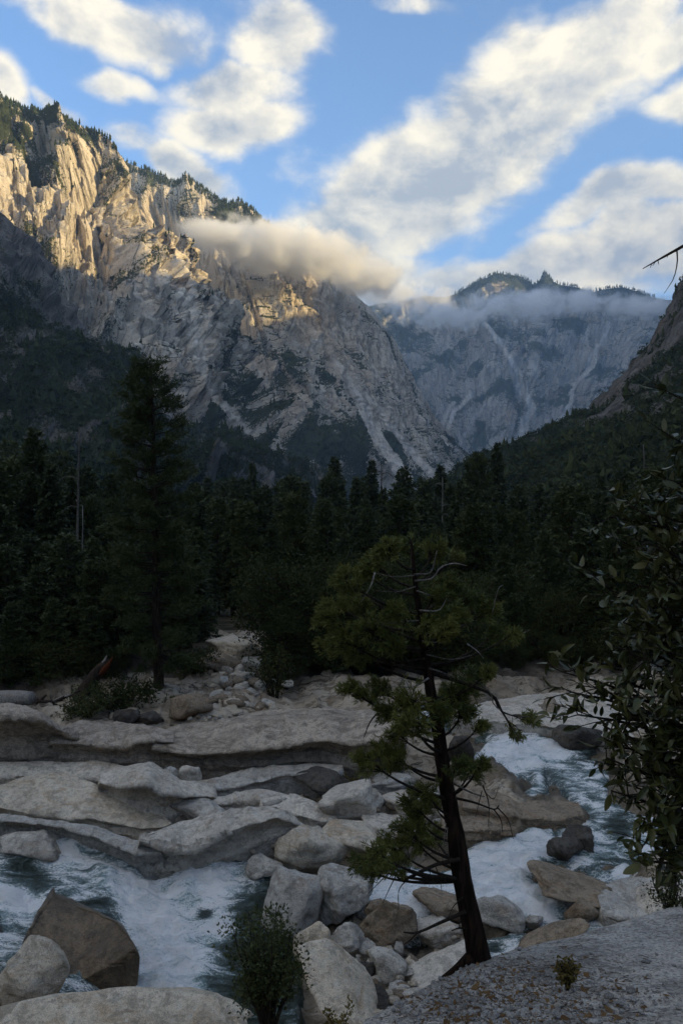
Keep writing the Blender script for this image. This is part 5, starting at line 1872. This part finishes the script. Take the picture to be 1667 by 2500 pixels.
# ------------------------------------------------------------------ shrubs
def shrub(px, base, Y, wpx, hpx, label, seed, leafsize, mat=L_SHRUB, n=900, stems=9, name='shrub', zbase=None, cat='shrub', group=None, fill_=1.0, stemmat=B_DARKTWIG):
    rng = np.random.RandomState(seed)
    x = (px - CX) / F * Y
    zb = (HY - base) / F * Y if zbase is None else zbase
    wr, hh = wpx / F * Y * .5, hpx / F * Y
    e = bpy.data.objects.new(name, None)
    COL.objects.link(e)
    e.location = (x, Y, zb)
    tag(e, label, cat, group)
    st, fo = MB(), MB()
    per = max(4, n // (stems * 4))
    for k in range(stems):
        a = rng.uniform(0, 6.28)
        rr = wr * math.sqrt(rng.uniform(0.02, 1)) * .8
        top = np.array([math.cos(a) * rr, math.sin(a) * rr * .8, hh * rng.uniform(.55, .98)])
        pts = smooth_line([(0, 0, -.15 * hh), top * [.35, .35, .4], top * [.8, .8, .75], top], 8)
        st.tube(pts, np.linspace(0.016 * hh + .003, 0.003, 8), 5)
        for c in range(4):
            cc = pts[rng.randint(3, 8)] + rng.normal(0, .12, 3) * [wr, wr, hh * .7]
            v = rng.normal(size=(per, 3))
            v /= np.linalg.norm(v, axis=1)[:, None]
            rad = rng.uniform(.12, .26) * min(wr * 1.6, hh)
            fan_sprays(fo, cc + v * rad * rng.uniform(.2, 1, per)[:, None], v + [0, 0, .3], rng, leafsize, 2, .28, .02)
    link('stems', st.mesh('stems', stemmat), e)
    tag(link('foliage', fo.mesh('foliage', mat, False), e), None, None, None, 'stuff')
    return e


shrub(655, 2560, 12.5, 250, 330, 'leafy green bush growing below the ledge in front of the pool', 501, 0.055, L_SHRUB, 5200, 26, 'bush')
shrub(820, 2530, 11.5, 120, 60, 'low dry weed tangle at the foot of the buff whaleback', 502, 0.05, L_DRY, 260, 9, 'weeds', cat='weed')
shrub(205, 1760, 38.0, 170, 66, 'low green willow shrub in front of the broken trunk', 503, 0.13, L_SHRUB, 1700, 20)
shrub(310, 1745, 39.5, 190, 80, 'dense dark shrub under the tall pine', 504, 0.15, L_OAK, 1700, 20)
shrub(480, 1690, 45, 130, 110, 'green shrub between the pine and the boulder gully', 505, 0.16, L_SHRUB, 1700, 18)
shrub(430, 1750, 40, 60, 50, 'small shrub beside the rounded brown boulder', 506, 0.12, L_SHRUB, 500, 9)
shrub(545, 1738, 40.2, 44, 32, 'tiny yellow green shrub on the sand', 507, 0.09, L_SHRUB, 300, 7)
shrub(842, 1788, 36.6, 46, 32, 'small rounded shrub growing on the whaleback shelf', 508, 0.08, L_SHRUB, 380, 8)
shrub(585, 1805, 35.9, 22, 36, 'wispy seedling growing on the whaleback shelf', 509, 0.09, L_SHRUB, 60, 4)
shrub(567, 1808, 35.9, 12, 18, 'tiny seedling beside the wispy one on the shelf', 510, 0.07, L_SHRUB, 36, 3)
shrub(655, 1790, 36.2, 14, 20, 'thin twiggy seedling at a crack of the shelf', 511, 0.05, L_DRY, 30, 4)
shrub(478, 1820, 35.4, 24, 34, 'small twiggy shrub in the cleft of the shelf', 512, 0.07, L_SHRUB, 120, 6)
shrub(672, 1728, 41, 130, 150, 'small dark tree with airy foliage at the end of the sand', 513, 0.14, L_OAK, 900, 12)
shrub(600, 1630, 50, 110, 60, 'dark green shrub beside the pinkish slab', 514, 0.17, L_OAK, 1300, 14)
shrub(680, 1625, 50, 100, 80, 'dark shrub between the pinkish slab and the oaks', 515, 0.17, L_OAK, 1200, 14)
shrub(640, 1925, 32.2, 60, 14, 'mossy green tuft in the wet hollow under the shelf', 516, 0.09, L_SHRUB, 300, 9)
shrub(466, 1952, 30.0, 22, 10, 'small moss tuft in the mouth of the dark cavity', 517, 0.06, L_SHRUB, 120, 6)
shrub(860, 1925, 31.5, 50, 30, 'yellowing weed clump at the end of the hollow', 518, 0.09, L_DRY, 260, 8)
p = ledge_hit(1384, 2418)
shrub(1384, 2418, p[1], 60, 78, 'dry green brown tuft rooted in the gravel of the ledge', 519, 0.030, L_DRY, 420, 22, 'tuft', cat='plant')
p = ledge_hit(1640, 2235)
shrub(1632, 2245, 8.3, 150, 130, 'small leaved shrub hanging over the edge of the ledge', 520, 0.030, L_OAK_NEAR, 900, 16)

# ------------------------------------------------------------------ the leaning cedar on the ledge
def cedar():
    rng = np.random.RandomState(91)
    base = ledge_hit(1170, 2352)
    Y0 = base[1]
    org_ = base.copy()
    e = bpy.data.objects.new('cedar_tree', None)
    COL.objects.link(e)
    e.location = org_
    tag(e, 'leaning young cedar with dark bare lower trunk rooted on the granite ledge', 'tree')
    line = [(1174, 2375), (1168, 2340), (1135, 2180), (1108, 2020), (1086, 1900), (1070, 1790), (1052, 1690), (1036, 1590), (1022, 1490), (1012, 1410), (1006, 1345), (1002, 1318)]
    wpx = [72, 56, 47, 41, 36, 31, 26, 21, 16, 11, 7, 4]
    pts = smooth_line([P3(a, b, Y0 + 0.12) for a, b in line], 46) - org_
    rad = np.interp(np.linspace(0, 1, 46), np.linspace(0, 1, len(wpx)), np.array(wpx) / F * Y0 * .5)
    t = MB()
    sides = 18
    t.tube(pts, rad, sides)
    V = t.V[0]
    k = np.arange(46 * sides)
    ang = (k % sides)
    ridge_n = 0.10 * np.sin(ang * 2.1 + perlin(k // sides * 0.35, ang * .8, 0, 8) * 5) + 0.10 * perlin(ang * .9, k // sides * .25, 0, 9)
    ctr = np.repeat(pts, sides, 0)
    V[:46 * sides] = ctr + (V[:46 * sides] - ctr) * (1 + ridge_n)[:, None]
    link('trunk', t.mesh('trunk', B_CEDAR), e)
    root = MB()
    q = ledge_hit(1060, 2400)
    root.tube(smooth_line([P3(1150, 2335, Y0 + .05), P3(1115, 2365, Y0 + .12), P3(1075, 2392, Y0 + .2)], 8) - org_, np.linspace(.05, .018, 8), 7)
    link('root', root.mesh('root', B_CEDAR), e)
    tl = np.array(line, float)

    def trunk_at(row):
        i = np.argsort(tl[:, 1])
        return float(np.interp(row, tl[i, 1], tl[i, 0]))

    clusters = [(950, 1345, 46), (1000, 1332, 48), (1058, 1342, 38), (915, 1372, 38), (1112, 1358, 16), (868, 1442, 42), (845, 1420, 40), (892, 1402, 34), (815, 1482, 38),
                (872, 1484, 40), (795, 1512, 30), (1086, 1436, 42), (1138, 1468, 48), (1060, 1450, 30), (1192, 1492, 42), (1098, 1508, 52), (1212, 1548, 28), (1252, 1552, 22),
                (978, 1500, 42), (955, 1542, 44), (1040, 1530, 38), (1080, 1545, 40), (900, 1540, 52), (838, 1560, 44), (960, 1578, 34), (870, 1592, 52), (800, 1575, 36),
                (1150, 1660, 48), (1192, 1644, 20), (1120, 1692, 48), (1090, 1712, 50), (1000, 1712, 54), (925, 1682, 42), (948, 1738, 34), (1008, 1770, 48), (1062, 1742, 42),
                (1128, 1742, 42), (1172, 1772, 18), (970, 1792, 34), (938, 1832, 48), (972, 1852, 44), (900, 1862, 42), (860, 1690, 34), (1150, 1880, 36), (1174, 1868, 26), (1110, 1870, 30),
                (1040, 1932, 38), (1008, 1962, 42), (1058, 1962, 36), (1020, 2002, 46), (984, 2022, 28), (958, 2072, 44), (1010, 2052, 52), (1058, 2042, 36), (920, 2092, 44),
                (878, 2112, 34), (962, 2112, 40), (895, 2132, 20), (1296, 1755, 20), (1266, 1802, 13)]
    for (cx_, cy_, r) in clusters:
        hang = cx_ > 1240 and cy_ > 1700
        row0 = min(cy_ + 30 + rng.uniform(0, 40) + abs(cx_ - trunk_at(cy_)) * 0.12, 2150)
        if hang:
            row0 = 1640
        dep = 0.12 + rng.normal(0, .28) if abs(cx_ - trunk_at(cy_)) > 40 else 0.12 + rng.choice([-1, 1]) * rng.uniform(.2, .5)
        a = P3(trunk_at(row0), row0, Y0 + .12)
        c = P3(cx_, cy_, Y0 + dep)
        side = 1 if cx_ > trunk_at(cy_) else -1
        if hang:
            pl = [a, P3(1190, 1690, Y0), P3(1225, 1738, Y0), c]
        else:
            pl = [a, a * .6 + c * .4 + [0, 0, -.04], a * .25 + c * .75 + [0, 0, -.03], c + [0, 0, .02]]
        ln = smooth_line(pl, 10) - org_
        L = np.linalg.norm(c - a)
        b = MB()
        b.tube(ln, np.linspace(0.010 + 0.008 * min(L, 1.2), 0.0035, 10), 6)
        bo = link('branch', None, e)
        rm = r / F * Y0
        fo = MB()
        # secondary twigs carrying flattened sprays
        nt_ = max(7, int(r * (0.62 if cy_ < 1780 else 0.46)))
        for j in range(nt_):
            st = ln[rng.randint(6, 10)]
            v = rng.normal(size=3) * [1, .9, .7] + [side * .5, 0, .25]
            v /= np.linalg.norm(v)
            en = (c - org_) + v * rm * rng.uniform(.5, 1.05)
            tw = smooth_line([st, (st + en) / 2 + rng.normal(0, .01, 3), en], 6)
            b.tube(tw, np.linspace(.0035, .0015, 6), 4)
            ns = 8
            tt = rng.uniform(.3, 1.0, ns)
            cc = np.stack([np.interp(tt, np.linspace(0, 1, 6), tw[:, k_]) for k_ in range(3)], 1) + rng.normal(0, .012, (ns, 3))
            dd = (en - st) / (np.linalg.norm(en - st) + 1e-6)
            fan_sprays(fo, cc, np.tile(dd, (ns, 1)) + [0, 0, -.2 if hang else .1], rng, 0.050, 8, .070, .10)
        bo.data = None
        bm_ = b.mesh('branch', B_DARKTWIG)
        nb_ = bpy.data.objects.new('branch', bm_)
        COL.objects.link(nb_)
        nb_.parent = e
        bpy.data.objects.remove(bo)
        tag(link('foliage', fo.mesh('foliage', L_CEDAR, False), nb_), None, None, None, 'stuff')
    bare = [([(1122, 2098), (1060, 2112), (1000, 2142), (975, 2146), (958, 2120)], .017, B_DARKTWIG), ([(1000, 2142), (974, 2172), (973, 2222)], .006, B_DARKTWIG),
            ([(958, 2120), (930, 2150), (898, 2182)], .005, B_DARKTWIG), ([(966, 2138), (950, 2170), (934, 2205)], .005, B_DARKTWIG), ([(1050, 2114), (1048, 2165)], .004, B_DARKTWIG),
            ([(1062, 2112), (1074, 2150), (1078, 2180)], .004, B_DARKTWIG), ([(1136, 2226), (1080, 2250), (1020, 2276), (985, 2276)], .016, B_DARKTWIG),
            ([(1022, 2274), (1000, 2296), (985, 2306)], .006, B_DARKTWIG), ([(1130, 2190), (1105, 2215), (1090, 2250)], .005, B_DARKTWIG), ([(1142, 2268), (1120, 2266), (1102, 2272)], .010, B_DARKTWIG),
            ([(1105, 1912), (1150, 1935), (1182, 1945)], .010, B_TWIG), ([(1110, 1948), (1160, 1960), (1205, 1976), (1217, 1966)], .011, B_DARKTWIG),
            ([(1205, 1976), (1222, 2002), (1226, 2032)], .006, B_DARKTWIG), ([(1214, 1972), (1240, 2002), (1252, 2048)], .006, B_DARKTWIG), ([(1178, 1918), (1192, 1960), (1192, 2018)], .006, B_DARKTWIG),
            ([(1176, 1930), (1160, 1994)], .004, B_DARKTWIG), ([(1184, 1935), (1205, 1950), (1218, 1915)], .004, B_DARKTWIG),
            ([(1010, 1402), (1050, 1398), (1062, 1362), (1066, 1345)], .008, B_TWIG), ([(1012, 1418), (1055, 1412), (1075, 1385), (1110, 1375), (1138, 1382)], .008, B_GREY),
            ([(1010, 1405), (960, 1408), (915, 1398)], .006, B_TWIG), ([(1014, 1432), (970, 1445), (918, 1442)], .006, B_TWIG), ([(915, 1398), (905, 1430), (880, 1472)], .007, B_GREY),
            ([(1016, 1442), (1060, 1455), (1098, 1448)], .006, B_TWIG), ([(1024, 1490), (1070, 1490), (1090, 1460)], .008, B_GREY), ([(1022, 1515), (960, 1520), (880, 1525), (862, 1522)], .007, B_TWIG),
            ([(1030, 1565), (1085, 1568), (1105, 1545)], .006, B_TWIG), ([(1040, 1598), (1100, 1610), (1150, 1600)], .007, B_TWIG), ([(1140, 1572), (1165, 1590), (1180, 1608)], .006, B_GREY),
            ([(1036, 1608), (980, 1616), (930, 1605)], .010, B_DARKTWIG), ([(1048, 1632), (1080, 1642), (1108, 1655)], .009, B_TWIG), ([(1046, 1655), (1010, 1676), (950, 1676)], .008, B_GREY),
            ([(940, 1720), (905, 1760), (888, 1800)], .008, B_DARKTWIG), ([(1160, 1662), (1196, 1690), (1206, 1722), (1245, 1745), (1292, 1750)], .006, B_TWIG),
            ([(1250, 1748), (1252, 1782), (1266, 1802)], .003, B_TWIG), ([(1200, 1500), (1215, 1440), (1228, 1428)], .004, B_GREY), ([(1262, 1552), (1292, 1538)], .004, B_GREY),
            ([(1092, 2020), (1090, 2050), (1088, 2085)], .003, B_GREY), ([(1088, 2010), (1085, 2040), (1080, 2070)], .003, B_GREY)]
    for (pl, r0, mt) in bare:
        b = MB()
        P = [P3(a_, b_, Y0 - .02 + rng.normal(0, .05)) for a_, b_ in pl]
        b.tube(smooth_line(P, 10) - org_, np.linspace(r0, r0 * .35, 10), 6)
        link('dead_branch', b.mesh('dead_branch', mt), e)


cedar()

# ------------------------------------------------------------------ the live oak reaching in from the side
def leaf_mesh(name, L=1.0, W=0.38):
    us = np.array([0, .12, .3, .52, .74, .9, 1.0])
    ws = np.array([.02, .5, .92, 1.0, .78, .40, .01]) * W * .5
    V, T = [], []
    for u, w in zip(us, ws):
        bend = -0.14 * u * u
        V += [(u, -w, bend + .10 * w / W), (u, 0, bend), (u, w, bend + .10 * w / W)]
    for i in range(len(us) - 1):
        a = i * 3
        for j in (0, 1):
            T += [(a + j, a + j + 3, a + j + 4), (a + j, a + j + 4, a + j + 1)]
    return np.array(V) * L, np.array(T)


def oak():
    rng = np.random.RandomState(17)
    org_ = np.array([2.05, 2.6, -2.35])
    e = bpy.data.objects.new('oak_tree', None)
    COL.objects.link(e)
    e.location = org_
    tag(e, 'live oak with glossy dark leaves reaching over the ledge', 'tree')
    t = MB()
    trunk = smooth_line([org_ + [0, 0, -.3], org_ + [-.05, .1, .6], org_ + [-.12, .2, 1.4], org_ + [-.05, .3, 2.3], org_ + [.05, .35, 3.3]], 16)
    t.tube(trunk - org_, np.linspace(.10, .035, 16), 9)
    link('trunk', t.mesh('trunk', B_TWIG), e)
    # limb ends given as column, row, distance
    ends = [(1490, 1262, 3.0), (1545, 1240, 2.9), (1520, 1330, 3.0), (1600, 1340, 2.8), (1640, 1270, 2.8), (1660, 1080, 2.7), (1655, 970, 2.7), (1490, 1440, 3.0), (1560, 1430, 2.9),
            (1630, 1420, 2.7), (1520, 1520, 3.0), (1590, 1510, 2.8), (1650, 1530, 2.7), (1500, 1580, 3.0), (1440, 1610, 3.1), (1370, 1640, 3.1), (1395, 1690, 3.0), (1460, 1680, 3.0),
            (1540, 1600, 2.9), (1600, 1600, 2.8), (1530, 1670, 2.9), (1600, 1680, 2.7), (1650, 1640, 2.7), (1410, 1745, 3.0), (1470, 1770, 2.9), (1540, 1750, 2.8), (1610, 1760, 2.7),
            (1660, 1740, 2.6), (1480, 1850, 2.9), (1540, 1830, 2.8), (1600, 1850, 2.7), (1655, 1830, 2.6), (1490, 1930, 2.8), (1545, 1920, 2.8), (1600, 1940, 2.7), (1650, 1930, 2.6),
            (1590, 2030, 2.7), (1640, 2010, 2.6), (1660, 2090, 2.6), (1556, 2100, 2.55), (1620, 2080, 2.6), (1655, 1180, 2.75), (1590, 1290, 2.9), (1650, 1360, 2.7), (1570, 1560, 2.8),
            (1480, 1720, 2.95), (1560, 1880, 2.7), (1630, 1890, 2.6), (1640, 1970, 2.6), (1520, 1790, 2.8), (1590, 1800, 2.7), (1640, 1700, 2.6), (1660, 1600, 2.6), (1610, 1480, 2.7)]
    LV, LT = leaf_mesh('leaf')
    leaf_shapes = [raw_mesh('leaf', LV * [1, w, c], LT, True, L_OAK_NEAR) for w, c in ((1, 1), (.75, 2.6), (1.2, -.8), (.9, -2.2), (1.05, 3.4))]
    rest = MB()
    items = []
    for (cx_, cy_, Y) in ends:
        c = P3(cx_, cy_, Y)
        i = int(np.argmin(np.abs(trunk[:, 2] - (c[2] - .25 - rng.uniform(0, .3)))))
        a = trunk[i]
        ln = smooth_line([a, a * .55 + c * .45 + [0, 0, -.03], a * .2 + c * .8 + [0, 0, .01], c], 10)
        b = MB()
        b.tube(ln - org_, np.linspace(.011, .003, 10), 6)
        for j in range(rng.randint(8, 13) + (5 if cx_ > 1570 else 0)):
            st = ln[rng.randint(4, 10)]
            v = rng.normal(size=3) + [-.5, 0, .1]
            v /= np.linalg.norm(v)
            en = st + v * rng.uniform(.07, .17)
            b.tube(np.array([st, (st + en) / 2 + rng.normal(0, .006, 3), en]) - org_, [.0025, .002, .0013], 4)
            for q in range(rng.randint(5, 9)):
                f = rng.uniform(.25, 1.0)
                p = st + (en - st) * f
                d = v * .7 + rng.normal(0, .65, 3)
                d /= np.linalg.norm(d)
                up = np.array([0, 0, 1.0]) + rng.normal(0, .45, 3)
                s_ = np.cross(up, d)
                s_ /= np.linalg.norm(s_)
                n_ = np.cross(d, s_)
                L_ = rng.uniform(.024, .072)
                items.append((p, np.stack([d, s_, n_], 1), L_, cx_, cy_))
        link('branch', b.mesh('branch', B_DARKTWIG), e)
    # leaves that show largest and stand free at the rim are single objects, the rest one mass
    def vis(it):
        p = it[0]
        u = p[0] / p[1] * F + CX
        return (u > 1667) * 10 + u / 1667.0 - it[2] * 6
    items.sort(key=vis)
    from mathutils import Matrix
    for n_, (p, M, L_, _, _) in enumerate(items):
        if n_ < 300:
            o_ = link('leaf', leaf_shapes[n_ % 5], e)
            M4 = Matrix([list(M[0] * L_) + [p[0] - org_[0]], list(M[1] * L_) + [p[1] - org_[1]], list(M[2] * L_) + [p[2] - org_[2]], [0, 0, 0, 1]])
            o_.matrix_local = M4
        else:
            rest.add((LV * [L_, L_ * rng.uniform(.7, 1.25), L_ * rng.uniform(-2.2, 3.4)]) @ M.T + p - org_, LT)
    tag(link('leaves', rest.mesh('leaves', L_OAK_NEAR), e), None, None, None, 'stuff')
    # dead limb high up against the clouds
    b = MB()
    top = trunk[-3]
    tw = [top, P3(1880, 500, 2.85), P3(1750, 556, 2.75), P3(1650, 610, 2.7), P3(1610, 632, 2.7), P3(1568, 656, 2.7)]
    b.tube(smooth_line(tw, 16) - org_, np.linspace(.012, .0015, 16), 6)
    b.tube(smooth_line([P3(1651, 609, 2.7), P3(1652, 640, 2.7), P3(1643, 680, 2.7), P3(1620, 716, 2.7)], 8) - org_, np.linspace(.003, .0008, 8), 5)
    for (u, v, du, dv) in ((1630, 620, -3, 9), (1605, 636, 2, 10), (1598, 640, -6, 9), (1590, 644, -4, 10)):
        b.tube(np.array([P3(u, v, 2.7), P3(u + du, v + dv, 2.7)]) - org_, [.0016, .0008], 4)
    link('dead_branch', b.mesh('dead_branch', B_DARKTWIG), e)


oak()


# ------------------------------------------------------------------ low clouds and haze
def cloud_mat(name, density, scale, seed, thresh=0.30, soft=0.55, noise_amt=1.1, aniso=0.0):
    m, nt = new_mat(name)
    tc = nt.node('ShaderNodeTexCoord')
    ob = tc.outputs['Object']
    ln = nt.node('ShaderNodeVectorMath', operation='LENGTH')
    nt.l.new(ob, ln.inputs[0])
    fall = nt.math('SUBTRACT', 1.0, ln.outputs['Value'])
    geo = nt.node('ShaderNodeNewGeometry')
    off = nt.mapping(geo.outputs['Position'], loc=(seed * 131.0, seed * 57.0, 0))
    n = nt.noise(off, scale, 7, 0.66, 0.4)
    v = nt.math('ADD', fall, nt.math('MULTIPLY', nt.math('SUBTRACT', n, 0.5), noise_amt))
    edge = nt.maprange(ln.outputs['Value'], 0.80, 0.98, 1.0, 0.0)
    dn = nt.math('MULTIPLY', nt.math('MULTIPLY', nt.maprange(v, thresh, thresh + soft), edge), density)
    pv = nt.node('ShaderNodeVolumePrincipled')
    pv.inputs['Color'].default_value = (1.0, 0.995, 0.99, 1)
    pv.inputs['Anisotropy'].default_value = aniso
    nt.l.new(dn, pv.inputs['Density'])
    finish(m, nt, None, pv.outputs[0])
    m.cycles.volume_step_rate = 0.5
    return m


CV, CT = ICO[4]


def low_cloud(px, py, Y, rx, ry, rdepth, mat, label, tilt=0):
    c = P3(px, py, Y)
    o_ = link('low_cloud', raw_mesh('low_cloud', CV, CT, True, mat), None, tuple(c))
    o_.scale = (rx / F * Y, rdepth, ry / F * Y)
    o_.rotation_euler = (0, R(tilt), 0)
    return tag(o_, label, 'cloud', None, 'stuff')


CM1 = cloud_mat('low cloud', 0.036, 0.015, 1, 0.12, 0.45, 1.9)
low_cloud(690, 608, 2130, 280, 84, 140, CM1, 'warm lit cloud bank hanging across the granite wall', 8)
CM2 = cloud_mat('cloud tail', 0.03, 0.012, 2, 0.20, 0.5, 1.8)
low_cloud(520, 572, 2080, 140, 40, 100, CM2, 'thin tail of the cloud bank over the gully', 8)
low_cloud(870, 668, 2350, 180, 60, 160, CM2, 'grey lower end of the cloud bank beside the wall crest', 14)
CM3 = cloud_mat('mist', 0.010, 0.0075, 3, 0.30, 0.5, 2.9)
low_cloud(1290, 742, 4700, 320, 46, 300, CM3, 'mist band drifting before the distant peak', -3)
low_cloud(1080, 768, 4800, 220, 40, 300, CM3, 'thin mist wisp at the shoulder of the distant peak', 4)
low_cloud(1560, 748, 4500, 120, 36, 260, CM3, 'small mist puff above the steep granite spur', 0)
low_cloud(970, 722, 5600, 220, 44, 300, CM3, 'cloud veil joining the distant ridge to the sky', 4)


def haze():
    m, nt = new_mat('valley haze')
    pv = nt.node('ShaderNodeVolumePrincipled')
    pv.inputs['Color'].default_value = (0.52, 0.74, 1.0, 1)
    pv.inputs['Density'].default_value = 0.00007
    pv.inputs['Anisotropy'].default_value = 0.1
    finish(m, nt, None, pv.outputs[0])
    x0, x1, y0, y1, z0, z1 = -16500, 16500, -2800, 30500, -170, 2500
    V = [(x, y, z) for x in (x0, x1) for y in (y0, y1) for z in (z0, z1)]
    Fc = [(0, 1, 3, 2), (4, 6, 7, 5), (0, 4, 5, 1), (2, 3, 7, 6), (0, 2, 6, 4), (1, 5, 7, 3)]
    tag(link('haze', raw_mesh('haze', np.array(V, float), np.array(Fc), False, m)), 'faint bluish valley haze', None, None, 'stuff')


haze()
